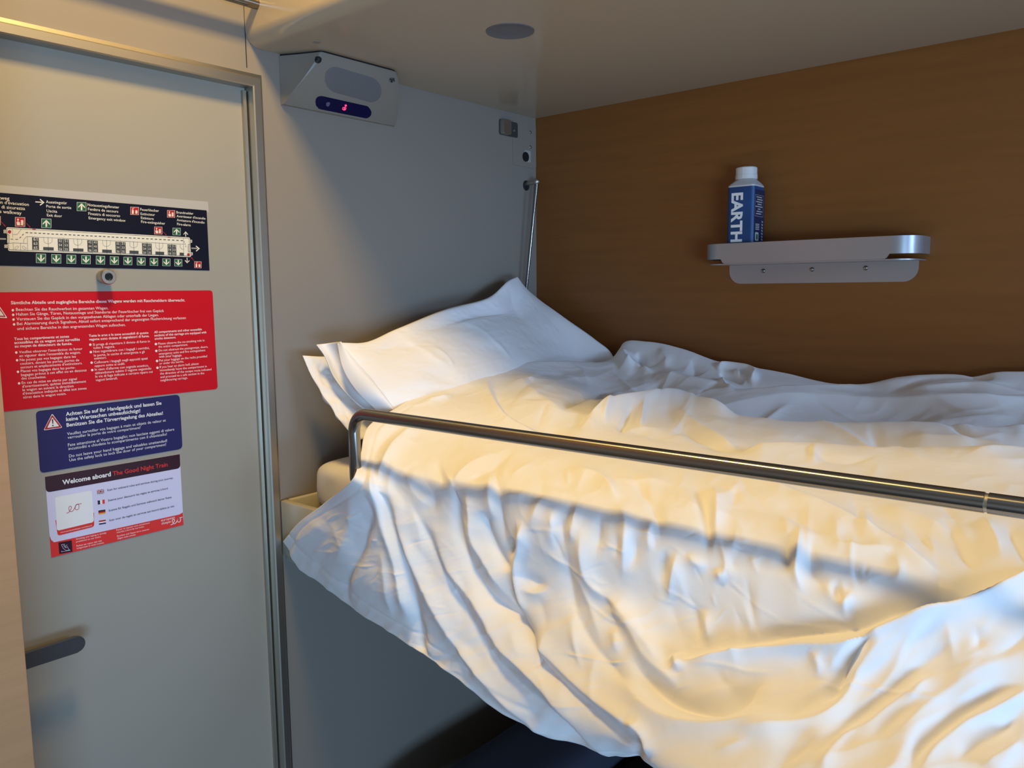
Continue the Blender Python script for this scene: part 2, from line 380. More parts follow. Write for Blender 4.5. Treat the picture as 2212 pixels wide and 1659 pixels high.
# ------------------------------------------------------------------ duvet
def duvet_grid(nu, nv):
    Y_END = -1.90
    # head point (photo pixel and X), then knots (Y, X, Z)
    rear_px = [(1345, 742), (1400, 738), (1470, 752), (1560, 783), (1620, 792), (1700, 806), (1790, 826), (1880, 833), (1940, 818), (2000, 810), (2060, 808), (2100, 812), (2160, 803), (2212, 802)]
    rows = []
    rear = [B(x, y, -0.035) for x, y in rear_px]
    rows.append(([B(1334, 790, -0.035)]+rear+[np.array([-0.035, Y_END, 1.45])]))
    def row(hx, hy, X0, knots):
        p = B(hx, hy, X0); return [p]+[np.array([x, y, z]) for y, x, z in knots]
    rows.append(row(1270, 782, -0.15, [(-.34, -.11, 1.425), (-.48, -.11, 1.418), (-.65, -.11, 1.395), (-.85, -.11, 1.385), (-1.05, -.11, 1.405), (-1.3, -.11, 1.41), (Y_END, -.11, 1.41)]))
    rows.append(row(1130, 783, -0.33, [(-.34, -.25, 1.405), (-.50, -.25, 1.392), (-.70, -.25, 1.372), (-.9, -.25, 1.372), (-1.1, -.25, 1.385), (-1.4, -.25, 1.385), (Y_END, -.25, 1.385)]))
    rows.append(row(1020, 803, -0.47, [(-.38, -.40, 1.405), (-.52, -.40, 1.385), (-.70, -.40, 1.362), (-.9, -.40, 1.358), (-1.1, -.40, 1.368), (-1.4, -.4, 1.375), (Y_END, -.40, 1.375)]))
    rows.append(row(930, 838, -0.60, [(-.38, -.54, 1.400), (-.55, -.54, 1.378), (-.70, -.54, 1.365), (-.9, -.54, 1.362), (-1.1, -.54, 1.366), (-1.4, -.54, 1.37), (Y_END, -.54, 1.37)]))
    rows.append(row(860, 878, -0.70, [(-.40, -.66, 1.390), (-.55, -.66, 1.372), (-.70, -.66, 1.366), (-.9, -.66, 1.362), (-1.1, -.66, 1.362), (-1.4, -.66, 1.365), (Y_END, -.66, 1.365)]))
    rows.append(row(796, 922, -0.785, [(-.36, -.75, 1.366), (-.55, -.755, 1.362), (-.70, -.76, 1.358), (-.9, -.76, 1.354), (-1.1, -.76, 1.352), (-1.4, -.76, 1.355), (Y_END, -.76, 1.355)]))
    rows.append(row(778, 985, -0.845, [(-.42, -.845, 1.330), (-.55, -.850, 1.328), (-.70, -.855, 1.325), (-.9, -.858, 1.325), (-1.1, -.858, 1.320), (-1.4, -.845, 1.315), (Y_END, -.845, 1.315)]))
    rows.append(row(760, 1036, -0.892, [(-.45, -.872, 1.275), (-.55, -.866, 1.262), (-.70, -.870, 1.252), (-.9, -.886, 1.250), (-1.1, -.920, 1.250), (-1.4, -.92, 1.25), (Y_END, -.90, 1.25)]))
    rows.append(row(700, 1087, -0.850, [(-.36, -.875, 1.21), (-.50, -.876, 1.195), (-.65, -.885, 1.185), (-.9, -.94, 1.195), (-1.1, -1.00, 1.205), (-1.4, -.98, 1.20), (Y_END, -.92, 1.19)]))
    rows.append(row(645, 1130, -0.820, [(-.32, -.868, 1.160), (-.46, -.878, 1.14), (-.63, -.892, 1.125), (-.9, -.98, 1.145), (-1.1, -1.06, 1.15), (-1.4, -1.03, 1.14), (Y_END, -.93, 1.13)]))
    hem = [B(612, 1170, -.795), B(640, 1222, -.800), B(690, 1258, -.812), B(740, 1300, -.830), B(850, 1372, -.868), B(990, 1470, -.895), B(1080, 1540, -.90), B(1180, 1590, -.905), B(1300, 1627, -.915), B(1500, 1660, -.93), np.array([-1.02, -1.15, 1.06]), np.array([-1.0, -1.4, 1.065]), np.array([-.90, Y_END, 1.075])]
    rows.append(hem)
    C = np.stack([curve(r, nu) for r in rows], 1)  # nu x nrows x 3 (by arclength)
    mid = C[nu//3]; L = np.r_[0, np.cumsum(np.linalg.norm(np.diff(mid, axis=0), axis=1))]
    mid2 = C[2*nu//3]; L2 = np.r_[0, np.cumsum(np.linalg.norm(np.diff(mid2, axis=0), axis=1))]; L = (L/L[-1]+L2/L2[-1])/2
    t = np.linspace(0, 1, nv); P = np.zeros((nu, nv, 3))
    i = np.clip(np.searchsorted(L, t)-1, 0, len(L)-2); h = L[i+1]-L[i]; s = (t-L[i])/h
    D = np.gradient(C, L, axis=1)
    s_ = s[None, :, None]; h_ = h[None, :, None]
    P = (2*s_**3-3*s_**2+1)*C[:, i]+(s_**3-2*s_**2+s_)*h_*D[:, i]+(-2*s_**3+3*s_**2)*C[:, i+1]+(s_**3-s_**2)*h_*D[:, i+1]
    return P

# fold strokes traced on the cloth: ([photo points], height mm, width on the lower/left side px, width on the other side px, taper)
FOLDS = [
 # --- long hanging folds of the front face
 ([(800,1030),(822,1090),(850,1160),(876,1240),(893,1310),(903,1380),(915,1440)], -13, 11, 16, .12),
 ([(838,1060),(860,1140),(902,1233),(959,1335),(1016,1423),(1092,1510),(1160,1570)], 12, 17, 17, .15),
 ([(883,1080),(940,1206),(1008,1328),(1073,1423),(1168,1525),(1225,1580)], -9, 13, 15, .15),
 ([(925,1120),(963,1225),(1035,1313),(1092,1396),(1168,1472),(1263,1575),(1305,1615)], 11, 18, 18, .18),
 ([(974,1060),(984,1140),(1000,1200),(1045,1280),(1122,1347)], -10, 10, 14, .2),
 ([(1040,1275),(1122,1347),(1168,1423),(1244,1499),(1330,1575)], -9, 16, 16, .2),
 ([(1130,1360),(1190,1420),(1270,1500),(1350,1560),(1400,1600)], 9, 18, 20, .2),
 ([(1000,1040),(1012,1100),(1020,1160),(1060,1240),(1090,1300)], 8, 12, 16, .25),
 ([(1038,1100),(1050,1150),(1082,1212),(1103,1240)], -9, 10, 12, .2),
 ([(1072,1020),(1076,1090),(1085,1150),(1098,1200)], -7, 7, 9, .3),
 ([(1055,1010),(1058,1080),(1066,1130)], 6, 9, 9, .3),
 ([(1103,1229),(1107,1290),(1122,1347),(1160,1400),(1190,1450)], -8, 10, 12, .25),
 ([(1132,1120),(1128,1170),(1114,1225),(1116,1290),(1130,1340)], 9, 8, 12, .2),
 ([(1110,1160),(1100,1190),(1090,1215)], -7, 8, 8, .3),
 ([(1180,1060),(1160,1110),(1145,1150)], 5, 10, 12, .3),
 ([(1100,1240),(1130,1248),(1160,1262),(1190,1262)], -5, 8, 10, .3),
 ([(1110,1265),(1150,1282),(1195,1272)], 4, 8, 8, .3),
 ([(1255,1130),(1262,1200),(1274,1252),(1339,1313),(1396,1385),(1440,1460)], 9, 18, 18, .2),
 ([(1225,1150),(1228,1230),(1240,1310),(1280,1390),(1330,1450),(1380,1500)], -6, 16, 16, .25),
 ([(1300,1306),(1354,1347),(1395,1422),(1457,1475),(1470,1490)], 8, 14, 20, .2),
 ([(1280,1240),(1315,1300),(1335,1360),(1345,1400)], -6, 12, 12, .3),
 ([(1325,1345),(1330,1390),(1332,1420)], 5, 8, 8, .3),
 ([(1175,1360),(1178,1400),(1180,1430)], 4, 8, 8, .3),
 ([(1235,1290),(1240,1350),(1250,1420)], 4, 10, 10, .3),
 # the deep crescent scoop
 ([(1358,1405),(1395,1470),(1440,1508),(1500,1528),(1560,1528),(1610,1495),(1660,1455)], -15, 13, 26, .25),
 ([(1330,1440),(1370,1500),(1430,1548),(1520,1568),(1620,1560),(1720,1550)], 9, 30, 18, .25),
 ([(1360,1560),(1390,1590),(1398,1620),(1400,1640)], 6, 9, 14, .25),
 ([(1372,1590),(1376,1620),(1384,1650)], -6, 7, 9, .3),
 ([(1450,1412),(1462,1430),(1466,1455)], 9, 11, 11, .35),
 ([(1440,1432),(1500,1430),(1613,1409),(1733,1394),(1836,1392),(1918,1356),(1990,1330),(2067,1316),(2140,1292),(2212,1262),(2300,1225)], 15, 26, 9, .12),
 ([(1560,1400),(1680,1375),(1780,1362),(1860,1350),(1930,1318),(2010,1290),(2100,1275),(2212,1230)], -12, 12, 30, .2),
 # S-shaped fold
 ([(1900,1370),(1866,1392),(1838,1425),(1822,1455),(1805,1492),(1775,1520)], -15, 14, 12, .2),
 ([(1870,1370),(1835,1400),(1808,1430),(1790,1460)], 8, 16, 14, .3),
 ([(1960,1370),(1900,1400),(1862,1440),(1838,1490),(1800,1540),(1700,1570),(1580,1580)], 13, 22, 24, .2),
 ([(2090,1370),(2010,1420),(1945,1470),(1890,1520),(1830,1570),(1790,1620),(1780,1670)], -8, 18, 24, .2),
 ([(2040,1440),(1960,1500),(1880,1560),(1810,1600),(1782,1650),(1778,1700)], 11, 14, 22, .2),
 ([(2212,1400),(2110,1450),(2040,1500),(1960,1570),(1900,1620)], 10, 26, 30, .25),
 ([(2212,1470),(2130,1510),(2060,1560),(1990,1620),(1950,1680)], -10, 16, 22, .25),
 ([(2250,1475),(2150,1530),(2083,1565),(2020,1620),(1980,1680)], 10, 14, 20, .2),
 ([(2212,1545),(2130,1590),(2060,1650)], -7, 18, 20, .25),
 ([(2212,1600),(2120,1660)], 7, 20, 20, .25),
 ([(2045,1340),(2055,1400),(2062,1440)], 4, 8, 12, .3),
 ([(2110,1350),(2118,1410)], -4, 10, 10, .3),
 ([(1755,1405),(1770,1440),(1765,1470)], 6, 9, 12, .3),
 # short vertical gathers at the shoulder below the rail
 ([(940,980),(950,1030),(940,1060)], -5, 10, 10, .35),
 ([(870,1010),(890,1060),(925,1100)], 5, 16, 16, .3),
 ([(905,1015),(925,1060),(935,1120)], -6, 12, 12, .3),
 ([(976,1020),(979,1070),(990,1120)], -5, 5, 6, .35),
 ([(1000,1110),(1010,1160),(1030,1220)], 5, 8, 10, .3),
 ([(1200,1090),(1196,1140),(1200,1190)], 6, 9, 9, .35),
 ([(1212,1100),(1216,1160),(1222,1200)], -5, 8, 8, .35),
 ([(1250,1080),(1240,1130),(1238,1180)], 5, 8, 9, .35),
 ([(1300,1100),(1292,1150),(1290,1210)], -5, 8, 9, .35),
 ([(1330,1080),(1352,1130),(1350,1190),(1345,1270)], 7, 10, 10, .3),
 ([(1372,1140),(1368,1190),(1362,1240)], -6, 9, 9, .35),
 ([(1412,1110),(1402,1160),(1400,1200)], 5, 9, 9, .35),
 ([(1462,1180),(1452,1250),(1440,1310)], 7, 8, 10, .3),
 ([(1438,1180),(1430,1220),(1432,1270)], -5, 8, 8, .35),
 ([(1492,1040),(1520,1090),(1530,1150),(1520,1210)], -7, 9, 12, .3),
 ([(1480,1190),(1500,1215),(1530,1225)], 5, 9, 9, .35),
 ([(1512,1310),(1525,1350),(1530,1400)], 7, 9, 10, .35),
 ([(1490,1290),(1502,1340),(1512,1400)], -5, 7, 8, .35),
 ([(1545,1225),(1560,1260)], 5, 8, 8, .35),
 ([(1540,1045),(1546,1090),(1545,1150)], 7, 7, 12, .3),
 ([(1732,1120),(1724,1190),(1722,1245),(1740,1290)], 8, 9, 7, .3),
 ([(1705,1150),(1700,1200),(1706,1240)], -6, 8, 9, .35),
 ([(1752,1160),(1752,1220),(1760,1260)], -5, 8, 9, .35),
 ([(1838,1270),(1828,1310),(1815,1330)], 6, 10, 10, .35),
 ([(1800,1250),(1812,1285),(1822,1310)], -5, 7, 8, .35),
 ([(1770,1250),(1800,1290),(1840,1330)], 4, 10, 12, .35),
 ([(1790,1180),(1860,1190),(1915,1200),(1930,1225)], 4, 14, 8, .35),
 ([(1920,1200),(1945,1240),(1925,1260)], 4, 10, 8, .35),
 # diagonal creases sweeping to the lower right below the rail
 ([(1550,1030),(1642,1046),(1733,1079),(1836,1125),(1939,1182),(2030,1240),(2100,1262)], 7, 26, 10, .25),
 ([(1640,1100),(1700,1120),(1760,1150),(1800,1170)], -4, 10, 16, .35),
 ([(1800,1075),(1900,1110),(2000,1150),(2080,1190),(2160,1250)], -5, 26, 26, .3),
 ([(1880,1080),(1980,1115),(2060,1150),(2140,1180)], 5, 22, 20, .3),
 ([(2030,1110),(2070,1170),(2110,1240)], -5, 16, 16, .35),
 ([(2120,1110),(2150,1170),(2170,1220)], 6, 18, 18, .35),
 ([(2170,1120),(2195,1180),(2240,1240)], -5, 14, 16, .35),
 ([(1350,1010),(1385,1060),(1425,1110),(1450,1150)], -5, 12, 10, .3),
 ([(1300,1030),(1360,1040),(1420,1042),(1480,1060)], 4, 9, 9, .35),
 ([(1220,1010),(1300,1035),(1340,1090)], 6, 14, 12, .3),
 ([(1240,1075),(1215,1130),(1180,1150)], -4, 10, 10, .35),
 ([(1120,960),(1060,1010),(990,1040)], -4, 12, 14, .35),
 ([(1080,970),(1000,1010),(960,1060)], 4, 12, 14, .35),
 # --- the left flap
 ([(806,990),(800,1040),(816,1100),(846,1185),(870,1270),(888,1350)], 10, 12, 8, .15),
 ([(800,1100),(786,1160),(765,1215),(748,1250),(746,1290),(775,1330)], -7, 16, 12, .2),
 ([(745,1050),(760,1110),(740,1180),(715,1230)], 7, 26, 18, .25),
 ([(700,1120),(660,1160),(625,1175)], 5, 20, 16, .3),
 ([(820,1180),(838,1260),(850,1340)], 6, 14, 10, .3),
 ([(690,1215),(720,1270),(760,1310),(830,1350)], 5, 8, 12, .25),
 ([(700,1240),(740,1300),(790,1335)], -3.5, 6, 7, .25),
 ([(868,1380),(888,1420),(900,1400)], 7, 12, 10, .35),
 ([(895,1345),(915,1390),(940,1430)], 6, 10, 10, .3),
 ([(905,1340),(910,1370),(920,1410)], -6, 6, 6, .3),
 ([(780,1060),(800,1110),(812,1140)], -4, 7, 7, .3),
 # folds at the head corner by the rail post
 ([(905,912),(870,935),(840,975),(820,1020),(812,1050)], 7, 10, 14, .2),
 ([(880,905),(845,935),(815,970),(800,1010)], -5, 9, 9, .25),
 ([(860,895),(825,925),(800,955)], 4, 7, 8, .3),
 ([(945,905),(880,925),(840,960)], -3, 10, 12, .3),
 ([(852,985),(842,1030),(832,1080)], 5, 9, 10, .3),
 ([(960,870),(900,870),(860,888)], 3, 8, 7, .35),
 ([(980,850),(940,862),(910,866)], 2.5, 4, 4, .35),
 # --- top surface
 ([(1063,800),(1070,840),(1095,880),(1140,905),(1200,925),(1250,940)], -6, 12, 20, .25),
 ([(1050,800),(1058,845),(1085,895),(1130,925),(1190,945)], 5, 16, 14, .3),
 ([(1100,800),(1150,850),(1190,880),(1240,900)], 5, 22, 20, .35),
 ([(1211,903),(1230,870),(1290,845),(1380,835),(1470,838)], -7, 10, 14, .25),
 ([(1244,936),(1290,900),(1345,884),(1440,879),(1530,902),(1600,925)], 13, 16, 8, .2),
 ([(1250,905),(1320,868),(1420,856),(1500,870)], -6, 10, 12, .3),
 ([(1440,872),(1531,907),(1671,932),(1800,940),(1918,946),(2080,950),(2212,952),(2330,955)], 12, 24, 8, .15),
 ([(1400,862),(1500,885),(1640,905),(1780,918),(1918,922),(2080,924),(2212,920),(2330,918)], -10, 14, 24, .2),
 ([(1330,865),(1460,880),(1600,878),(1795,874),(1918,872),(2080,870),(2212,864),(2330,860)], 7, 10, 20, .2),
 ([(1424,832),(1531,852),(1640,866),(1712,865),(1830,850),(1950,822),(2050,812)], 7, 12, 16, .25),
 ([(1500,835),(1600,845),(1700,842),(1800,838),(1880,838)], -5, 10, 10, .3),
 ([(1380,805),(1450,815),(1540,835),(1620,850)], 5, 10, 12, .3),
 ([(1300,850),(1380,830),(1424,820)], 6, 12, 12, .3),
 ([(1330,800),(1360,790),(1395,800),(1412,812)], 7, 8, 8, .3),
 ([(1350,750),(1352,780),(1370,800)], 8, 8, 10, .3),
 ([(1375,760),(1385,785),(1400,800)], -6, 6, 7, .3),
 ([(1420,750),(1440,780),(1430,800)], 4, 10, 12, .35),
 ([(1490,770),(1500,800),(1490,830)], -3, 12, 12, .35),
 # buttonhole flap
 ([(1545,800),(1560,790),(1600,790),(1625,800),(1630,815),(1615,830)], 8, 5, 6, .15),
 ([(1552,808),(1580,815),(1608,828)], -6, 5, 5, .2),
 ([(1555,818),(1570,850),(1590,855)], 5, 6, 7, .3),
 ([(1585,800),(1600,812)], 4, 4, 4, .3),
 ([(1640,860),(1700,852),(1780,842),(1850,838)], 4, 8, 6, .3),
 ([(1560,905),(1640,900),(1700,885),(1730,882)], 3, 5, 5, .35),
 ([(1660,912),(1740,925),(1830,935)], 3, 5, 5, .35),
 ([(1500,900),(1560,890),(1640,895)], 3, 5, 6, .35),
 ([(1300,920),(1310,900),(1320,885)], 3, 8, 8, .35),
 ([(1390,880),(1384,910),(1380,930)], 4, 7, 8, .35),
 ([(1370,885),(1350,915),(1335,940)], -4, 8, 8, .35),
 ([(1450,915),(1520,950),(1590,975),(1650,985)], -6, 10, 14, .3),
 ([(1436,885),(1500,925),(1560,955),(1620,975)], 5, 12, 10, .3),
 ([(1531,978),(1600,982),(1753,980),(1850,988),(2000,997),(2120,1002),(2212,1007),(2330,1012)], 8, 22, 8, .15),
 ([(1560,968),(1700,968),(1850,976),(2000,984),(2212,994)], -5, 8, 12, .2),
 ([(1750,982),(1758,995),(1762,1010)], 5, 7, 7, .3),
 ([(1870,950),(1900,970),(1990,985)], -4, 7, 9, .3),
 ([(1939,966),(2020,970),(2125,975),(2212,984)], 5, 8, 7, .25),
 ([(2100,985),(2160,990),(2212,982)], 4, 6, 6, .3),
 ([(1960,912),(2050,905),(2212,890)], 4, 14, 10, .3),
 ([(1900,930),(2000,934),(2150,925),(2212,915)], -3, 6, 8, .3),
 ([(1930,850),(2000,842),(2100,835),(2212,828)], 4, 22, 18, .3),
 ([(2080,808),(2110,818),(2150,822)], -4, 6, 8, .35),
 # fine pressed-in creases
 ([(1340,1140),(1390,1150),(1440,1163)], 1.2, 2.6, 2.6, .3),
 ([(1300,1170),(1340,1190),(1360,1195)], 1.2, 2.6, 2.6, .3),
 ([(1760,1478),(1830,1482),(1900,1490),(1980,1505),(2060,1518)], 1.6, 3.2, 3.2, .2),
 ([(1480,1440),(1560,1440),(1620,1450),(1690,1450)], 1.5, 3, 3, .3),
 ([(1540,1395),(1600,1416)], 1.2, 2.6, 2.6, .3),
 ([(1640,1340),(1740,1350),(1860,1357)], 1.0, 3, 3, .3),
 ([(1310,1430),(1360,1428)], 1.2, 2.6, 2.6, .3),
 ([(1205,1410),(1290,1425),(1360,1436)], 1.2, 2.8, 2.8, .3),
 ([(1260,1290),(1320,1340),(1380,1360)], 1.2, 2.6, 2.6, .3),
 ([(1700,1270),(1780,1320),(1860,1357)], 1.0, 3, 3, .3),
 ([(790,1045),(830,1046)], 1.2, 2.6, 2.6, .3),
 ([(720,1222),(750,1224),(790,1224),(815,1222)], 1.4, 2.8, 2.8, .25),
 ([(800,1168),(816,1168)], 1.2, 2.6, 2.6, .3),
 ([(700,1130),(720,1115),(745,1108)], 1.5, 3, 3, .3),
 ([(748,1125),(770,1112),(785,1105)], 1.5, 3, 3, .3),
 ([(672,1190),(690,1193),(722,1193)], 1.2, 2.6, 2.6, .3),
 ([(856,1238),(875,1240)], 1.2, 2.6, 2.6, .3),
 ([(916,860),(945,860),(985,848)], 1.6, 3, 3, .3),
 ([(885,875),(905,873),(925,868)], 1.6, 3, 3, .3),
 ([(1180,1190),(1260,1240),(1300,1250)], 1.0, 3, 3, .3),
 ([(1420,1260),(1480,1300),(1520,1330)], 1.2, 3, 3, .3),
 ([(1560,1240),(1620,1300),(1700,1350)], 1.0, 3, 3, .3),
]
_f = []
for pts, amp, wp, wn, *rest in FOLDS:
    if abs(amp) > 8 and pts[-1][1] > 1420 and pts[-1][0] < 1420 and pts[0][1] < 1300:
        e_ = np.array(pts[-1], float); d_ = e_-np.array(pts[-2], float); pts = list(pts)+[tuple(e_+d_/np.linalg.norm(d_)*110)]
    top_side = np.mean([p[1] for p in pts]) < 900+0.16*(np.mean([p[0] for p in pts])-1000)-30
    if top_side and abs(amp) > 2: amp *= 2.3
    elif 3.5 <= abs(amp) <= 8 and max(wp, wn) <= 12: wp *= 1.45; wn *= 1.45; rest = [0.45]
    if pts[0][0] > 1780 and pts[0][1] > 1360 and abs(amp) > 3: amp *= 0.62
    _f.append((pts, amp, wp, wn, *rest))
rg = np.random.default_rng(21)
def scatter(n, poly, ang, spread, length, amp, wid, bend=0.15):
    poly = np.array(poly, float); lo = poly.min(0); hi = poly.max(0); c = 0
    while c < n:
        p = lo+(hi-lo)*rg.random(2); ins = False
        for i in range(len(poly)):
            a, b = poly[i], poly[i-1]
            if (a[1] > p[1]) != (b[1] > p[1]) and p[0] < (b[0]-a[0])*(p[1]-a[1])/(b[1]-a[1])+a[0]: ins = not ins
        if not ins: continue
        c += 1
        t = math.radians((ang(p) if callable(ang) else ang)+rg.normal()*spread); L = length[0]+(length[1]-length[0])*rg.random()
        d = np.array([math.cos(t), math.sin(t)]); nn = np.array([-d[1], d[0]]); w = wid[0]+(wid[1]-wid[0])*rg.random()
        a_ = (amp[0]+(amp[1]-amp[0])*rg.random())*(1 if rg.random() < .55 else -1); bd = L*bend*rg.normal()
        _f.append(([tuple(p-d*L/2), tuple(p+nn*bd*.5), tuple(p+d*L/2+nn*bd*.2)], a_, w*(.7+.8*rg.random()), w*(.7+.8*rg.random()), .45))
face = [(830, 1060), (1300, 1060), (1900, 1150), (2180, 1250), (1750, 1400), (1300, 1560), (1000, 1440), (880, 1280)]
scatter(46, face, lambda p: 78-22*(p[0] < 1250)*(p[1] > 1180), 12, (60, 190), (1.5, 3.5), (7, 14))
scatter(60, face, lambda p: 20, 45, (30, 90), (.5, 1.0), (2.2, 3.4))
scatter(26, [(1500, 1440), (2212, 1330), (2212, 1659), (1300, 1640)], lambda p: -38, 14, (100, 260), (1.5, 4), (10, 20))
scatter(44, [(1300, 830), (2212, 830), (2212, 1040), (1700, 980), (1300, 930)], 4, 7, (100, 380), (2, 5), (3.5, 7))
scatter(34, [(1060, 800), (1500, 780), (1500, 930), (1180, 940)], lambda p: -25, 40, (40, 150), (1.8, 4.5), (3.5, 8))
scatter(26, [(900, 950), (1300, 980), (2100, 1110), (2100, 1200), (1200, 1090), (900, 1030)], lambda p: 60, 35, (50, 160), (1.2, 3), (6, 13))
scatter(4, [(640, 1170), (800, 1080), (830, 1300), (740, 1270)], lambda p: 75, 25, (60, 130), (1, 2.4), (8, 14))
scatter(12, [(640, 1170), (800, 1080), (870, 1340), (740, 1270)], lambda p: -10, 30, (20, 60), (.6, 1.2), (2.4, 3.4))
FOLDS = _f
NU, NV = 900, 600
P = duvet_grid(NU, NV)
rng = np.random.default_rng(7)
px, py = proj(P)
uu = np.linspace(0, 1, NU)[:, None]; vv = np.linspace(0, 1, NV)[None, :]
edge = np.minimum(np.minimum(uu/0.03, (1-uu)/0.03), np.minimum(vv/0.03, (1-vv)/0.008)); edge = np.clip(edge, 0, 1)
N = grid_normals(P)
if N[NU//2, NV//3, 2] < 0: N = -N; FLIP = True
else: FLIP = False
disp = stroke_field(px, py, FOLDS)
low = smooth_noise(NU, NV, 14, 12, rng)*0.0030
medm = smooth_noise(NU, NV, 60, 34, rng); fin = smooth_noise(NU, NV, 150, 70, rng)
rid = -np.abs(medm)*0.0007-np.abs(fin)*0.00015
seam = -0.0012*np.exp(-((vv-0.968)/0.004)**2)-0.0010*np.exp(-((uu-0.012)/0.0025)**2)*(vv > .45)
ripple = smooth_noise(NU, NV, 110, 6, rng)*0.0007*np.clip((vv-0.9)/0.1, 0, 1)
disp = (disp+low+rid)*(0.35+0.65*edge)+seam+ripple
Pbase = P.copy()
P = P+N*disp[..., None]
thick = 0.028*np.clip(edge, 0, 1)**0.5+0.0015
# the hanging part is thinner so it clears the berth's front
thick = thick*np.where(vv < 0.55, 1.0, 0.8)
Qb = Pbase+N*(np.minimum(disp, 0.0)*0.6+disp*0.2*(1-edge)-thick)[..., None]
if FLIP: P = P[:, ::-1]; thick = thick[:, ::-1]; Qb = Qb[:, ::-1]
duv = closed_sheet('duvet', P, thick, M_COTTON, Q=Qb)
tag(duv, 'crumpled white duvet hanging over the front of the berth', 'duvet')

# ------------------------------------------------------------------ pillows
def coons(top, bot, left, right, nu, nv):  # top/bot run left->right, left/right run top->bottom
    T = curve(top, nu); Bt = curve(bot, nu); Lf = curve(left, nv); Rt = curve(right, nv)
    s = np.linspace(0, 1, nu)[:, None, None]; t = np.linspace(0, 1, nv)[None, :, None]
    return (1-t)*T[:, None]+t*Bt[:, None]+(1-s)*Lf[None]+s*Rt[None]-((1-s)*(1-t)*T[0]+s*(1-t)*T[-1]+(1-s)*t*Bt[0]+s*t*Bt[-1])
def puff(P, front, back, strokes=None, name='pillow', m=M_PILLOW, parent=None, le=0.35, noise=0.002, seed=3):
    nu, nv, _ = P.shape; N = grid_normals(P)
    if N[nu//2, nv//2, 1] > 0: N = -N
    s = np.linspace(0, 1, nu)[:, None]; t = np.linspace(0, 1, nv)[None, :]
    g = (np.clip(4*s*(1-s), 0, 1)**0.55)*(np.clip(4*t*(1-t), 0, 1)**0.55)
    if le > 0: g = np.maximum(g, 0)
    r = np.random.default_rng(seed); nz = smooth_noise(nu, nv, 16, 10, r)*noise-np.abs(smooth_noise(nu, nv, 34, 22, r))*noise*0.5
    Fp = P+N*(front*g+nz*np.clip(6*g, 0, 1))[..., None]
    if strokes: a, b = proj(Fp); Fp = Fp+N*(stroke_field(a, b, strokes)*np.clip(6*g, 0, 1))[..., None]
    Nn = grid_normals(Fp)
    flip = Nn[nu//2, nv//2, 1] > 0
    th = (front+back)*g+0.0015
    idx = None
    if flip: Fp = Fp[:, ::-1]; th = th[:, ::-1]
    return closed_sheet(name, Fp, th, m, parent)
pl = empty('pillow', None, 'front plump white pillow leaning in the corner, its open case edge at left', 'pillow')
top = [A(735, 740, -.140), A(781, 741, -.135), A(853, 712, -.125), A(962, 668, -.110), A(1063, 638, -.095), A(1099, 606, -.075), A(1118, 598, -.055)]
right = [A(1118, 598, -.055), B(1142, 629, -.035-.045), B(1215, 683, -.07), B(1287, 734, -.055), B(1320, 762, -.05), B(1336, 806, -.055)]
left = [A(735, 740, -.140), A(770, 784, -.17), A(808, 828, -.20), A(852, 884, -.235)]
botm = [left[-1], A(960, 895, -.25), A(1150, 880, -.25), B(1290, 850, -.07), right[-1]]
top[-1] = right[0]
Pp = coons(top, botm, left, right, 200, 130)
puff(Pp, 0.036, 0.035, [([(853, 716), (900, 745), (950, 780), (985, 800)], 3, 8, 14, .3), ([(990, 690), (1050, 720), (1075, 745), (1100, 772)], 2, 4, 6, .3),
     ([(800, 760), (870, 745), (940, 748)], -4, 14, 14, .35), ([(1110, 640), (1180, 700), (1250, 760)], 2, 20, 20, .3), ([(930, 745), (965, 770), (985, 800)], 2, 4, 4, .3),
     ([(1070, 735), (1095, 765), (1105, 775)], 2, 3, 4, .3), ([(1105, 620), (1110, 660), (1140, 700)], -4, 12, 12, .3)], name='pillow_body', parent=pl, noise=0.0008)
# open hem of the case: sheets between the front edge and the wall side
def ruled(c0, c1, c2, nu=70, nv=40, thick=0.0022, name='case_opening', parent=None, amp=0.0, m=M_PILLOW):
    a = curve(c0, nu); b = curve(c1, nu); c = curve(c2, nu)
    t = np.linspace(0, 1, nv)[None, :, None]
    Pq = (1-t)**2*a[:, None]+2*t*(1-t)*b[:, None]+t**2*c[:, None]
    if grid_normals(Pq)[nu//2, nv//2, 1] > 0: Pq = Pq[:, ::-1]
    return closed_sheet(name, Pq, np.full(Pq.shape[:2], thick), m, parent)
c_in = [A(685, 744, -.095), A(700, 764, -.105), A(722, 813, -.125), A(772, 871, -.165), A(812, 900, -.185)]
c_fr = [A(735, 739, -.142), A(768, 783, -.172), A(806, 828, -.202), A(850, 886, -.237)]
c_md = [A(705, 742, -.080), A(738, 800, -.105), A(765, 835, -.13), A(810, 885, -.17)]
ruled(c_fr, c_md, c_in, name='case_opening', parent=pl)
c_fold = [A(728, 742, -.135), A(742, 800, -.16), A(766, 840, -.18), A(820, 893, -.205)]
ruled(c_fr, [(np.array(a)+np.array(b))/2+np.array([0, -.012, .002]) for a, b in zip(c_fr, c_fold)], c_fold, name='case_flap', parent=pl)
settle(pl, (-0.4, -0.3, 1.30))
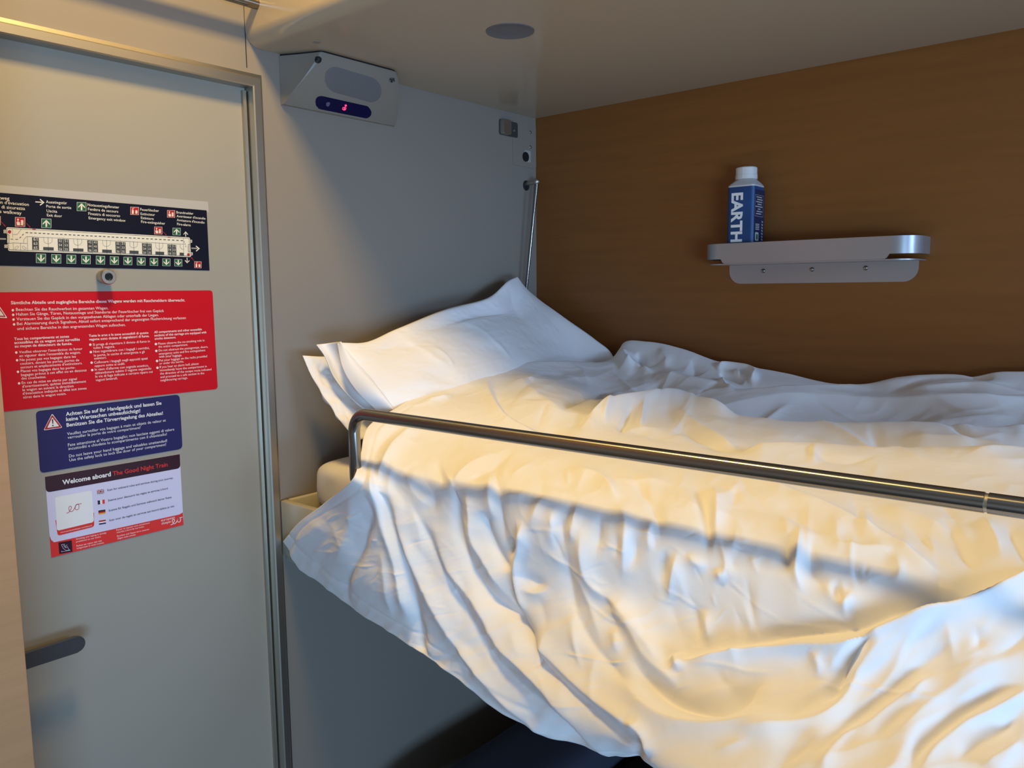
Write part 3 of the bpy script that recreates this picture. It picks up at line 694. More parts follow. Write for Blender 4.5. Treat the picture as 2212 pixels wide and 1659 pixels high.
# second pillow behind it
top2 = [A(654, 768, -.055), A(700, 770, -.065), A(800, 750, -.060), A(950, 720, -.05)]
left2 = [A(654, 768, -.055), A(674, 813, -.075), A(708, 867, -.115), A(748, 925, -.165), A(775, 950, -.19)]
right2 = [top2[-1], A(960, 800, -.09), A(970, 860, -.15)]
bot2 = [left2[-1], A(860, 930, -.19), right2[-1]]
P2 = coons(top2, bot2, left2, right2, 90, 70)
pb = empty('pillow', None, 'rear white pillow squeezed between the wall and the front pillow', 'pillow')
puff(P2, 0.012, 0.018, [([(690, 775), (700, 820), (720, 845), (735, 880), (745, 915)], -5, 5, 12, .15), ([(700, 830), (725, 850), (740, 890), (750, 920)], 4, 4, 4, .2)], name='pillow_body', parent=pb, seed=8)
settle(pb, (-0.5, -0.12, 1.30))

# ------------------------------------------------------------------ guard rail of the bed
rl = empty('bed_guard_rail', None, 'polished steel tube guard rail along the open side of the bed', 'rail')
X = -0.872; zr = B(1300, 970, -0.872)[2]; yc = B(766, 960, -0.872)[1]; rr = 0.0090
pts = [(-0.7905, yc+.005, 1.19), (-0.800, yc+.005, 1.215), (-0.835, yc+.004, 1.262), (-0.862, yc+.002, 1.290), (X, yc, 1.315), (X, yc, zr-.030)]
for k in range(1, 9):
    a = math.radians(90*k/8); pts.append((X, yc-.030+.030*math.cos(a), zr-.030+.030*math.sin(a)))
pts += [(X, -0.60, zr), (X, -1.170, zr+.002)]
tube('rail_tube', pts, rr, M_RAIL, rl, n=40)
tube('rail_joint', [(X, -1.170, zr+.002), (X, -1.173, zr+.002)], rr*0.9, M_STEEL, rl, n=32)
tube('rail_tube', [(X, -1.173, zr+.002), (X, -1.86, zr+.002), (X, -1.89, zr-.028), (X, -1.89, 1.28), (-0.815, -1.89, 1.19), (-0.80, -1.89, 1.15)], rr, M_RAIL, rl, n=40)
settle(rl, (X, -1.0, 1.10))

# ------------------------------------------------------------------ support strut and fittings in the corner
st = empty('berth_strut', None, 'slim steel strut with ball joint in the far corner', 'strut')
p0 = np.array([-0.048, -0.040, 1.860]); p1 = np.array([-0.122, -0.011, 1.212])
tube('strut_bar', [p0, p0+(p1-p0)*.10, p1], [.0058, .0042, .0040], M_CHROME, st)
lathe('ball_head', [(0.001, -.0085), (.005, -.0068), (.0080, -.003), (.0085, 0), (.0078, .0035), (.005, .0068), (.001, .0085)], p0+np.array([0, 0, .003]), (0, -1, 0), M_STEEL, st)
tube('pivot_pin', [(-0.040, 0.0, 1.862), (-0.046, -0.036, 1.862)], .0050, M_STEEL, st)
lathe('pivot_socket', [(.0125, 0), (.0125, .0008), (.0095, .0010), (.009, .0002)], (-0.040, 0, 1.858), (0, -1, 0), M_DARK, st)
settle(st, p1)
bp = empty('corner_bracket_plate', None, 'grey metal mounting plate with screws in the far corner', 'bracket')
pts_ = rrect(-0.047, 1.957, 0.092, 0.108, 0.006)
prism('mounting_plate', [(x, -0.0001, z) for x, z in pts_], (0, -0.0016, 0), M_PANEL, bp)
for q in ((1144, 286), (1144, 318)):
    a = A(*q); lathe('screw', [(.0042, 0), (.0040, .0016), (.0022, .0026), (.0001, .0028)], (a[0], -.0016, a[2]), (0, -1, 0), M_STEEL, bp)
a = A(1134, 339); prism('hole_surround', [(x, -.0017, z) for x, z in rrect(a[0]+.008, a[2]+.002, .024, .028, .003)], (0, -.0006, 0), mat('dull_white', (0.42, 0.40, 0.37), 0.6), bp)
lathe('cable_hole', [(.0120, 0), (.0120, .0016)], (a[0], -.0018, a[2]), (0, -1, 0), M_BLACK, bp, 32)
settle(bp, (-0.047, 0, 1.903))
lt = empty('berth_latch', None, 'small dark steel latch cup below the upper berth near the corner', 'latch')
c0 = A(1097, 278)
lo_ = [(x, -0.0018, z) for x, z in rrect(c0[0], c0[2], .068, .036, .005)]
prism('backing_plate', lo_, (0, -.0015, 0), M_HANDLE, lt)
prism('catch_tongue', [(x, -0.0033, z) for x, z in rrect(c0[0]-.018, c0[2], .028, .034, .004)], (0, -.012, 0), M_STEEL, lt, bev=.002)
lathe('screw', [(.0036, 0), (.0033, .0018), (.001, .0024)], (c0[0]+.020, -.0033, c0[2]-.002), (0, -1, 0), M_STEEL, lt)
settle(lt, (c0[0], 0, c0[2]-.018))

# ------------------------------------------------------------------ wall light
wl = empty('reading_light', None, 'grey wedge-shaped wall light with a red glowing symbol under the upper berth', 'lamp')
def lamp_profile(n=16):
    # (Y, Z) front curve from the top edge down to the bottom edge
    out = []
    for k in range(n+1):
        t = k/n; out.append((-0.078+0.070*(t**1.5), 2.0235-0.0855*(t**0.92)))
    return out
lp = lamp_profile(); n = len(lp); vs = []; fs = []
xs = [(-0.7485, 0.0), (-0.7330, 0.40), (-0.7190, 0.80), (-0.7140, 0.965), (-0.7090, 1.0), (-0.62, 1.0), (-0.545, 1.0), (-0.534, 0.96), (-0.522, 0.78), (-0.512, 0.4), (-0.506, 0.0)]
# both cheeks slant: wide at the bottom edge, drawn in towards the top
XW0, XW1 = -0.7485, -0.474
def col_x(i, t):
    x = xs[i][0]
    if i <= 4: return XW0+(x-XW0)*max(1-t, 0)**1.35
    if i >= 6: return XW1+(x-XW1)*(1-0.90*t**0.9)
    return x
def lamp_d(x, t):
    X_ = [col_x(i, t) for i in range(len(xs))]
    for i in range(1, len(X_)): X_[i] = max(X_[i], X_[i-1]+1e-6)
    return np.interp(x, X_, [a[1] for a in xs])
for i, (x, d) in enumerate(xs):
    for k in range(n):
        y, z = lp[k]; vs.append((col_x(i, k/(n-1)), -0.0005+y*d, z))
m_ = len(xs)
for i in range(m_-1):
    for k in range(n-1): fs.append((i*n+k, i*n+k+1, (i+1)*n+k+1, (i+1)*n+k))
b0 = len(vs)
for i, (x, d) in enumerate(xs): vs.append((col_x(i, 0), 0.0, 2.0235)); vs.append((col_x(i, 1), 0.0, 1.938))
for i in range(m_-1):
    fs.append((i*n, (i+1)*n, b0+2*(i+1), b0+2*i)); fs.append((i*n+n-1, b0+2*i+1, b0+2*(i+1)+1, (i+1)*n+n-1))
body = mesh_obj('housing', vs, fs, M_GREY, wl, smooth=True, auto=32)
gs = [(col_x(i, 0)+(0.002 if i < 5 else -0.002), min(-0.001, -0.0005+lp[0][0]*xs[i][1]+0.002), 2.0232) for i in range(m_)]+[(XW1-.01, 0, 2.0232), (XW0+.004, 0, 2.0232)]
prism('gap_shadow', gs, (0, 0, 0.0036), M_BLACK, wl, smooth=False)  # black strip standing in for the shadow line above the housing
def front_point(x, t, lift):
    k = t*(n-1); i = min(int(k), n-2); f_ = k-i
    y = lp[i][0]*(1-f_)+lp[i+1][0]*f_; z = lp[i][1]*(1-f_)+lp[i+1][1]*f_
    dy = lp[i+1][0]-lp[i][0]; dz = lp[i+1][1]-lp[i][1]; L = math.hypot(dy, dz)
    d = lamp_d(x, t); nrm = np.array([0, dz/L, -dy/L])
    if nrm[1] > 0: nrm = -nrm
    return np.array([x, -0.0005+y*d, z])+nrm*lift
def pix_to_front(px_, py_, lift=0.0006):
    best = None
    # intersect the view ray with the front by a short search over t
    lo, hi = 0.0, 1.0
    for t in np.linspace(0.0, 1.0, 201):
        # x where the ray crosses the height of this t
        p = front_point(-0.6, t, lift)
        q = ZP(px_, py_, p[2]); p = front_point(np.clip(q[0], -.745, -.48), t, lift)
        a, b = proj(p)
        e = (a-px_)**2+(b-py_)**2
        if best is None or e < best[0]: best = (e, p, t)
    return best[1], best[2]
def inlay(name, poly_px, m, lift, thick, rings=7):
    c = np.mean(poly_px, 0); vs = []; fs = []; k = len(poly_px)
    for r in range(rings+1):
        s = r/rings
        for q in poly_px:
            vs.append(pix_to_front(*(c+(np.array(q)-c)*max(s, 1e-3)), lift=lift if r < rings else lift-thick)[0])
    for r in range(rings):
        for i in range(k): fs.append((r*k+i, r*k+(i+1) % k, (r+1)*k+(i+1) % k, (r+1)*k+i))
    return mesh_obj(name, vs, fs, m, wl, smooth=True)
def pill_px(p0, p1, hw0, hw1, up, n=10):  # a pill between two centres, half widths along 'up'
    p0, p1 = np.array(p0, float), np.array(p1, float); d = p1-p0; d /= np.linalg.norm(d); up = np.array(up, float); up /= np.linalg.norm(up); out = []
    for k in range(n+1):
        a = math.radians(90+180*k/n); out.append(p0+up*hw0*math.sin(a)+d*hw0*math.cos(a))
    for k in range(n+1):
        a = math.radians(-90+180*k/n); out.append(p1+up*hw1*math.sin(a)+d*hw1*math.cos(a))
    return out
inlay('lens', pill_px((728, 173), (798, 193), 28, 27, (0.1, -1), 16), M_LENS, 0.0008, 0.0008)
ind = inlay('indicator_strip', pill_px((695, 222), (789, 242), 14.5, 13.5, (0.1, -1)), M_BLUEP, 0.0009, 0.0009)
M_LED = mat('red_led', (0.9, 0.05, 0.15), 0.5, emit=((1.0, 0.03, 0.12), 2.2))
M_FAINT = mat('faint_symbol', (0.12, 0.12, 0.22), 0.6)
def bulb(cx, cy, s, m, name):
    a = [(cx-4*s, cy-1*s), (cx-4.6*s, cy+3*s), (cx-1*s, cy+5.5*s), (cx+3.4*s, cy+4.5*s), (cx+4.2*s, cy+0*s), (cx+1*s, cy-1.8*s)]
    o = inlay(name, a, m, 0.0014, 0.0003, 2)
    return o
led = bulb(744, 233, 1.0, M_LED, 'lit_symbol'); led['label'] = 'glowing red symbol'
inlay('lit_dot', [(745, 226.5), (748.5, 225.5), (749.5, 229.5), (746, 230.5)], M_LED, 0.0014, 0.0003, 2)
M_LEDd = mat('led_gap', (0.03, 0.0, 0.02), 0.5)
for dx in (-2.4, 1.6): inlay('symbol_bar', [(743.5+dx, 232.5), (745.3+dx, 232.8), (745.0+dx, 236), (743.2+dx, 235.8)], M_LEDd, 0.0019, 0.0003, 2)
for (cx, cy) in ((709, 225),):
    inlay('unlit_symbol', [(cx-4, cy-2), (cx-4, cy+4), (cx, cy+5.5), (cx+4, cy+1), (cx+4, cy-4), (cx-1, cy-4.5)], M_FAINT, 0.0013, 0.0003, 2)
for (cx, cy, r) in ((687, 129, 8.4), (848, 173, 6.0)):
    inlay('screw_hole', [(cx+r*math.cos(a), cy+r*0.98*math.sin(a)) for a in np.linspace(0, 2*math.pi, 20, endpoint=False)], M_BLACK, 0.0014 if cx < 700 else 0.0032, 0.0016, 3)
settle(wl, (-0.6, 0, 1.938))

# ------------------------------------------------------------------ shelf on the wooden wall
sh = empty('wall_shelf', None, 'short grey metal shelf with a curved lip screwed to the wooden wall', 'shelf')
y0, y1 = -0.506, -0.922; dep = 0.088; zt, zb = 1.688, 1.6475
zlip0 = 1.6565
def stadium(y0, y1, dep, r, n=10):  # open U from the wall at y0 round to the wall at y1
    out = [(0.0, y0), (-(dep-r), y0)]
    for k in range(1, n+1):
        a = math.radians(90*k/n); out.append((-(dep-r)-r*math.sin(a), y0-r+r*math.cos(a)))
    for k in range(0, n+1):
        a = math.radians(90*k/n); out.append((-(dep-r)-r*math.cos(a), y1+r-r*math.sin(a)))
    out.append((0.0, y1)); return out
U = stadium(y0, y1, dep, 0.042, 14)
# lip strip: full height along the middle, raised bottom edge at both ends (the slots)
def strip(U, name, parent):
    Uo = []
    for i in range(len(U)-1):
        a, b = np.array(U[i]), np.array(U[i+1]); k = max(1, int(np.linalg.norm(b-a)/0.004))
        for j in range(k): Uo.append(a+(b-a)*j/k)
    Uo.append(np.array(U[-1])); Uo = np.array(Uo)
    t = np.gradient(Uo, axis=0); t /= np.linalg.norm(t, axis=1)[:, None]; nr = np.stack([-t[:, 1], t[:, 0]], 1)
    if nr[len(Uo)//2, 0] > 0: nr = -nr
    vs = []; fs = []
    def zlow(p):
        a = min(p[1]-y1, y0-p[1])  # distance from an end
        s = np.clip((a-0.047)/0.004, 0, 1) if p[0] < -dep+0.012 else 0.0
        return zlip0+(zb-zlip0)*s
    for p, q in zip(Uo, nr):
        zl = zlow(p)
        for off, z in ((0, zl), (0, zt), (0.0022, zt), (0.0022, zl)):
            r = p-q*off; vs.append((r[0], r[1], z))
    for i in range(len(Uo)-1):
        for k in range(4): fs.append((i*4+k, (i+1)*4+k, (i+1)*4+(k+1) % 4, i*4+(k+1) % 4))
    fs.append((0, 1, 2, 3)); j = (len(Uo)-1)*4; fs.append((j+3, j+2, j+1, j))
    bm = bmesh.new(); bv = [bm.verts.new(v) for v in vs]
    for f_ in fs: bm.faces.new([bv[i] for i in f_])
    return from_bm(name, bm, M_ALU, parent, smooth=True, auto=30)
strip(U, 'curved_lip', sh)
Ui = stadium(y0-.006, y1+.006, dep-.002, 0.038, 14)
prism('tray', [(x, y, zb-.0002) for x, y in Ui], (0, 0, -.0022), M_ALU, sh)
bk = []
by0, by1, bz0, bz1, br = -0.532, -0.905, 1.6065, zb-.0024, 0.026
bk = [(by0, bz1)]
for k in range(9):
    a = math.radians(90*k/8); bk.append((by0-br+br*math.cos(a), bz0+br-br*math.sin(a)))
for k in range(9):
    a = math.radians(90*k/8); bk.append((by1+br-br*math.sin(a), bz0+br-br*math.cos(a)))
bk.append((by1, bz1))
prism('back_plate', [(0.0, y, z) for y, z in bk], (-0.0022, 0, 0), M_ALU, sh)
for q in ((1650, 585), (1755, 582), (1871, 579)):
    a = B(*q, 0); lathe('screw', [(.0046, 0), (.0042, .0022), (.0028, .0034), (.0016, .0036), (.0014, .0024)], (-.0022, a[1], a[2]), (-1, 0, 0), M_CHROME, sh)
settle(sh, (0, -0.715, 1.606))

# ------------------------------------------------------------------ text and flat print helpers
def text_polys(txt, bold=0.0, font=None):
    cu = bpy.data.curves.new('t', 'FONT'); cu.body = txt; cu.size = 1.0; cu.resolution_u = 2; cu.offset = bold
    o = bpy.data.objects.new('t', cu); col.objects.link(o)
    dg = bpy.context.evaluated_depsgraph_get(); me = bpy.data.meshes.new_from_object(o.evaluated_get(dg))
    v = [tuple(x.co)[:2] for x in me.vertices]; f = [tuple(p.vertices) for p in me.polygons]
    bpy.data.objects.remove(o); bpy.data.meshes.remove(me); bpy.data.curves.remove(cu)
    return np.array(v) if v else np.zeros((0, 2)), f
class Print:
    """flat ink on a plane; every shape is given by points that fn turns into the plane's own points"""
    def __init__(s, fn): s.fn = fn; s.v = []; s.f = []; s.m = []; s.mats = []
    def mi(s, m):
        if m not in s.mats: s.mats.append(m)
        return s.mats.index(m)
    def poly(s, pts, m, lift=1):
        b = len(s.v); s.v += [s.fn(p[0], p[1], lift) for p in pts]; s.f.append(tuple(range(b, b+len(pts)))); s.m.append(s.mi(m))
    def line(s, pts, w, m, lift=1):  # one continuous ribbon
        P_ = [np.array(p, float) for p in pts]; P_ = [p for i, p in enumerate(P_) if i == 0 or np.linalg.norm(p-P_[i-1]) > 1e-9]
        if len(P_) < 2: return
        closed = np.linalg.norm(P_[0]-P_[-1]) < 1e-9; L = []; R = []
        for i, p in enumerate(P_):
            d0 = p-P_[i-1] if i > 0 else (P_[-1]-P_[-2] if closed else None); d1 = P_[i+1]-p if i < len(P_)-1 else (P_[1]-P_[0] if closed else None)
            if d0 is None: d0 = d1
            if d1 is None: d1 = d0
            n0 = np.array([-d0[1], d0[0]])/np.linalg.norm(d0); n1 = np.array([-d1[1], d1[0]])/np.linalg.norm(d1); q = n0+n1; k = np.linalg.norm(q)
            q = n0 if k < .3 else q/k; q = q*w/2/max(.45, float(np.dot(q, n0))); L.append(p+q); R.append(p-q)
        b = len(s.v); s.v += [s.fn(p[0], p[1], lift) for p in L]+[s.fn(p[0], p[1], lift) for p in R]; k = len(L)
        for i in range(k-1): s.f.append((b+i, b+i+1, b+k+i+1, b+k+i)); s.m.append(s.mi(m))
    def dot(s, c, r, m, lift=1, n=14):
        s.poly([(c[0]+r*math.cos(2*math.pi*k/n), c[1]+r*math.sin(2*math.pi*k/n)) for k in range(n)], m, lift)
    def text(s, txt, a, b, m, lift=1, bold=0.0, hs=1.0):
        v, f = text_polys(txt, bold)
        if not len(v): return
        w = v[:, 0].max(); x0 = v[:, 0].min(); A0 = s.fn(*a, lift); B0 = s.fn(*b, lift); A0 = np.array(A0); B0 = np.array(B0)
        d = B0-A0; L = np.linalg.norm(d); d /= L; up = s.up(d); k = L/(w-x0); o = len(s.v)
        s.v += [A0+d*(x-x0)*k+up*y*k*hs for x, y in v]; s.f += [tuple(o+i for i in q) for q in f]; s.m += [s.mi(m)]*len(f)
    def up(s, d): return np.cross(d, (0, 1.0, 0)) if np.cross(d, (0, 1.0, 0))[2] > 0 else -np.cross(d, (0, 1.0, 0))
    def build(s, name, parent):
        me_o = mesh_obj(name, s.v, s.f, s.mats, parent, midx=s.m); return me_o
def zoomfn(sc_, ox, oy, y):
    return lambda x, yy, lift: A(ox+x/sc_, oy+yy/sc_, y-0.00012*lift)
def rounded(c, r, n=6):  # round the corners of a quad given as 4 points; r list
    out = []; c = [np.array(p, float) for p in c]
    for i in range(len(c)):
        p, a, b = c[i], c[i-1], c[(i+1) % len(c)]; q = r[i] if hasattr(r, '__len__') else r
        if q <= 0: out.append(p); continue
        u = (a-p)/np.linalg.norm(a-p)*q; w = (b-p)/np.linalg.norm(b-p)*q
        for k in range(n+1):
            t = k/n; out.append(p+u*(1-t)**2+w*t**2)
    return out
DY = 0.012  # door face
def plate(name, fn, corners, r, m, parent, thick=0.0006):
    pts = [np.array(fn(x, y, 0)) for x, y in rounded(corners, r)]
    bm = bmesh.new(); v0 = [bm.verts.new(p) for p in pts]; v1 = [bm.verts.new(p+np.array([0, thick, 0])) for p in pts]; k = len(pts)
    bm.faces.new(v0); bm.faces.new(v1[::-1])
    for i in range(k): bm.faces.new((v0[i], v1[i], v1[(i+1) % k], v0[(i+1) % k]))
    return from_bm(name, bm, m, parent)
I_NAVY = mat('ink_navy_black', (0.004, 0.005, 0.017), 0.5, spec=0.2); I_CREAM = mat('ink_cream', (0.78, 0.74, 0.62), 0.4)
I_RED = mat('ink_red', (0.56, 0.003, 0.012), 0.5, spec=0.22); I_BLUE = mat('ink_blue', (0.022, 0.020, 0.105), 0.5, spec=0.25); I_WHITE = mat('ink_white', (0.80, 0.78, 0.76), 0.4)
I_GREEN = mat('ink_green', (0.01, 0.11, 0.04), 0.4); I_SRED = mat('ink_sign_red', (0.42, 0.008, 0.012), 0.4); I_LILAC = mat('paper_lilac', (0.66, 0.63, 0.80), 0.35)
I_MAROON = mat('ink_maroon', (0.035, 0.010, 0.022), 0.3); I_ORANGE = mat('ink_orange_red', (0.72, 0.035, 0.03), 0.35); I_BLACK = mat('ink_black', (0.012, 0.012, 0.015), 0.4)
I_GREY = mat('ink_grey', (0.05, 0.055, 0.055), 0.5); I_GHOST = mat('adhesive_residue', (0.44, 0.42, 0.39), 0.6); I_GOLD = mat('ink_gold', (0.80, 0.35, 0.02), 0.4)

# ---- red smoke-detector notice
fn = zoomfn(4.608, 0, 620, DY-0.0006)
red = tag(plate('safety_notice', fn, [(-75, 53), (2115, 33), (2168, 1015), (-30, 1247)], [20, 34, 34, 20], I_RED, None), 'large red sticker with four blocks of white text below the map', 'sign')
pr_ = Print(fn)
for t, x0, yy0, x1, yy1 in [
 ("Sämtliche Abteile und zugängliche Bereiche dieses Wagens werden mit Rauchmeldern überwacht.",110,172,1842,143),
 ("Beachten Sie das Rauchverbot im gesamten Wagen.",160,238,1078,222),
 ("Halten Sie Gänge, Türen, Notausstiege und Standorte der Feuerlöscher frei von Gepäck",162,285,1632,248),
 ("Verstauen Sie das Gepäck in den vorgesehenen Ablagen oder unterhalb der Liegen.",165,333,1580,290),
 ("Bei Alarmierung durch Signalton, Abteil sofort entsprechend der angezeigten Fluchtrichtung verlassen",170,380,1850,318),
 ("und sichere Bereiche in den angrenzenden Wagen aufsuchen.",172,428,1250,388),
 ("Tous les compartiments et zones",142,530,688,503),("accessibles de ce wagon sont surveillés",143,567,795,533),("au moyen de détecteurs de fumée.",147,603,720,575),
 ("Veuillez observer l'interdiction de fumer",190,660,820,625),("en vigueur dans l'ensemble du wagon.",193,698,803,662),
 ("Ne posez pas vos bagages dans les",198,738,755,703),("couloirs, devant les portes, portes de",202,775,788,738),("secours et emplacements d'extincteurs.",205,812,820,768),
 ("Placez vos bagages dans les porte-",207,850,750,812),("bagages prévus à cet effet ou en dessous",210,888,862,838),("des couchettes.",214,922,460,905),
 ("En cas de mise en alerte par signal",217,966,765,925),("d'avertissement, quittez immédiatement",222,1002,857,950),("le wagon en suivant la direction",225,1037,732,996),
 ("d'évacuation indiquée et allez aux zones",226,1073,862,1018),("sûres dans le wagon voisin.",232,1110,660,1072),
 ("Tutte le aree e le zone accessibili di questo",885,497,1478,465),("vagone sono dotate di segnalatori di fumo.",887,533,1487,498),
 ("Si prega di rispettare il divieto di fumo in",925,585,1492,550),("tutto il vagone.",930,617,1145,603),
 ("Non ingombrare con i bagagli i corridoi,",930,655,1488,616),("le porte, le uscite di emergenza e gli",935,692,1440,655),("estintori.",938,722,1060,713),
 ("Collocare i bagagli negli appositi spazi",938,763,1470,720),("oppure sotto ai sedili.",942,797,1245,773),
 ("In caso d'allarme con segnale acustico,",944,833,1480,790),("abbandonare subito il vagone seguendo",948,868,1506,820),("le vie di fuga indicate e cercare riparo nei",950,903,1520,853),("vagoni limitrofi.",953,938,1172,918),
 ("All compartments and other accessible",1535,460,2010,430),("sections of this carriage are equipped with",1537,493,2055,460),("smoke detectors.",1540,525,1752,510),
 ("Please observe the no-smoking rule in",1575,575,2035,540),("the entire compartment.",1577,605,1872,583),
 ("Do not obstruct the passageways, doors,",1580,642,2070,603),("emergency exits and fire extinguishers",1582,675,2043,638),("with your luggage.",1583,705,1812,688),
 ("Put your luggage on the racks provided",1586,742,2062,698),("or under the berths.",1588,772,1830,750),
 ("If you hear an alarm bell, please",1590,808,1978,772),("immediately leave the compartment in",1592,840,2058,798),("the direction of the escape route indicated",1594,873,2105,828),
 ("and proceed to a safe section in the",1597,907,2033,866),("neighbouring carriage.",1598,940,1870,913)]:
    pr_.text(t, (x0, yy0), (x1, yy1), I_WHITE, bold=0.012 if yy0 < 174 or t.startswith(('Tous', 'access', 'au moyen', 'Tutte', 'vagone sono', 'All comp', 'sections', 'smoke det')) else 0.0)
for c in ((128,231),(131,277),(135,324),(140,372),(162,652),(170,729),(179,844),(190,959),(899,574),(904,648),(912,753),(918,827),(1552,568),(1556,636),(1563,736),(1567,804)):
    pr_.dot(c, 12, I_WHITE)
pr_.build('lettering', red)
w_ = Print(fn)
w_.poly(rounded([(-120, 300), (75, 310), (-22, 165)], 16, 4), I_WHITE, 1); w_.poly(rounded([(-105, 292), (60, 300), (-22, 178)], 12, 4), I_SRED, 2); w_.poly(rounded([(-80, 280), (40, 286), (-22, 200)], 8, 4), I_WHITE, 3)
w_.build('warning_triangle', red)

# ---- dark blue notice
fn = zoomfn(4.3667, 60, 840, DY-0.0006)
blu = tag(plate('luggage_notice', fn, [(75, 212), (1432, 52), (1460, 565), (118, 796)], [45, 45, 45, 45], I_BLUE, None), 'dark blue sticker with a warning triangle between the red and the white stickers', 'sign')
b_ = Print(fn)
for t, x0, yy0, x1, yy1, bo in [
 ("Achten Sie auf Ihr Handgepäck und lassen Sie",360,255,1262,148,.02),("keine Wertsachen unbeaufsichtigt!",363,305,1062,220,.02),("Benützen Sie die Türverriegelung des Abteiles!",367,358,1275,243,.02),
 ("Veuillez surveiller vos bagages à main et objets de valeur et",372,438,1303,307,0),("verrouiller la porte de votre compartiment!",377,472,1063,376,0),
 ("Fate attenzione al Vostro bagaglio; non lasciate oggetti di valore",380,543,1382,392,0),("incustoditi e chiudete lo scompartimento con il chiavistello!",385,578,1312,438,0),
 ("Do not leave your hand luggage and valuables unattended!",390,648,1315,500,0),("Use the safety lock to lock the door of your compartment!",393,685,1305,535,0)]:
    b_.text(t, (x0, yy0), (x1, yy1), I_WHITE, bold=bo)
b_.build('lettering', blu)
w_ = Print(fn)
w_.poly(rounded([(230, 232), (328, 366), (148, 392)], 16, 4), I_WHITE, 1); w_.poly(rounded([(230, 242), (322, 362), (155, 386)], 14, 4), I_SRED, 2); w_.poly(rounded([(231, 268), (296, 352), (184, 368)], 6, 3), I_WHITE, 3)
w_.poly([(226, 287), (240, 285), (241, 330), (233, 331)], I_BLACK, 4); w_.dot((237, 346), 7, I_BLACK, 4)
w_.build('warning_triangle', blu)

# ---- welcome sticker
wel = tag(plate('welcome_sticker', fn, [(162, 830), (1433, 616), (1470, 1283), (222, 1592)], 4, I_LILAC, None), 'white and red welcome sticker with four small flags, lowest on the door', 'sign')
h_ = Print(fn)
h_.poly(rounded([(162, 830), (1433, 616), (1440, 748), (172, 980)], [0, 0, 36, 45]), I_MAROON, 1); h_.build('header_band', wel)
h_ = Print(fn)
h_.text("Welcome aboard", (328, 905), (785, 822), I_WHITE, 2, bold=.03); h_.text("The Good Night Train", (803, 819), (1320, 730), I_ORANGE, 2, bold=.012)
for t, x0, yy0, x1, yy1 in [("Scan for onboard rules and services during your journey.",750,965,1372,847),("Scanne pour découvrir les règles et services à bord.",758,1062,1325,945),
  ("Scanne für Regeln und Services während deiner Reise.",764,1157,1360,1028),("Scan voor de regels en services aan boord tijdens je reis.",768,1250,1385,1112)]:
    h_.text(t, (x0, yy0), (x1, yy1), I_MAROON, 2, bold=.012)
h_.build('lettering', wel)
h_ = Print(fn)
h_.poly([(206, 1385), (213, 1452), (240, 1449), (1430, 1185), (1462, 1165), (1470, 1283), (222, 1592)], I_ORANGE, 1)
h_.poly([(206, 1385), (222, 1425), (250, 1450), (212, 1452)], I_ORANGE, 1)
for t, x0, yy0, x1, yy1 in [("Smoking and vaping is strictly",455,1425,742,1364),("prohibited on our trains.",457,1450,692,1400),("Roken en vapen zijn niet",460,1490,700,1438),("toegestaan in onze treinen.",462,1512,722,1456),
  ("Fumer et vapoter sont strictement",836,1340,1150,1270),("interdits à bord de nos trains.",840,1362,1100,1304),("Rauchen und Vapen ist in unseren",842,1397,1145,1330),("Zügen nicht erlaubt.",845,1420,1022,1380),
  ("european",1258,1252,1387,1222),("sleeper",1262,1281,1357,1259)]:
    h_.text(t, (x0, yy0), (x1, yy1), I_WHITE, 2)
h_.build('footer_band', wel)
def squiggle(pr, x0, y0, x1, y1, h, w, m, lift):
    a = np.array([x0, y0], float); d = np.array([x1-x0, y1-y0], float); L = np.linalg.norm(d); d /= L; u = np.array([d[1], -d[0]])
    S = [(0,0),(.12,-.02),(.25,.25),(.38,.7),(.36,.98),(.26,.95),(.20,.55),(.22,.1),(.32,-.05),(.44,.12),(.55,.45),(.66,.85),(.78,.9),(.82,.55),(.76,.1),(.64,-.05),(.56,.2),(.60,.6),(.72,.95),(.86,.85),(1,.8)]
    P_ = np.array(S); t = np.linspace(0, len(S)-1, 80); xs_ = cubic(np.arange(len(S)), P_[:, 0], t); ys_ = cubic(np.arange(len(S)), P_[:, 1], t)
    pr.line([a+d*L*x+u*h*y for x, y in zip(xs_, ys_)], w, m, lift)
h_ = Print(fn); squiggle(h_, 1348, 1283, 1470, 1240, 40, 6, I_WHITE, 3); h_.build('company_emblem', wel)
h_ = Print(fn)
h_.poly(rounded([(260, 1240), (625, 1168), (627, 1300), (283, 1386)], [0, 0, 26, 26]), I_ORANGE, 2)
h_.poly(rounded([(256, 1022), (604, 958), (625, 1256), (275, 1340)], 26), I_WHITE, 3)
squiggle(h_, 365, 1172, 520, 1120, 50, 5, I_SRED, 4)
h_.text("www.europeansleeper.eu/onboard", (308, 1362), (604, 1294), I_WHITE, 4)
h_.build('blank_card', wel)
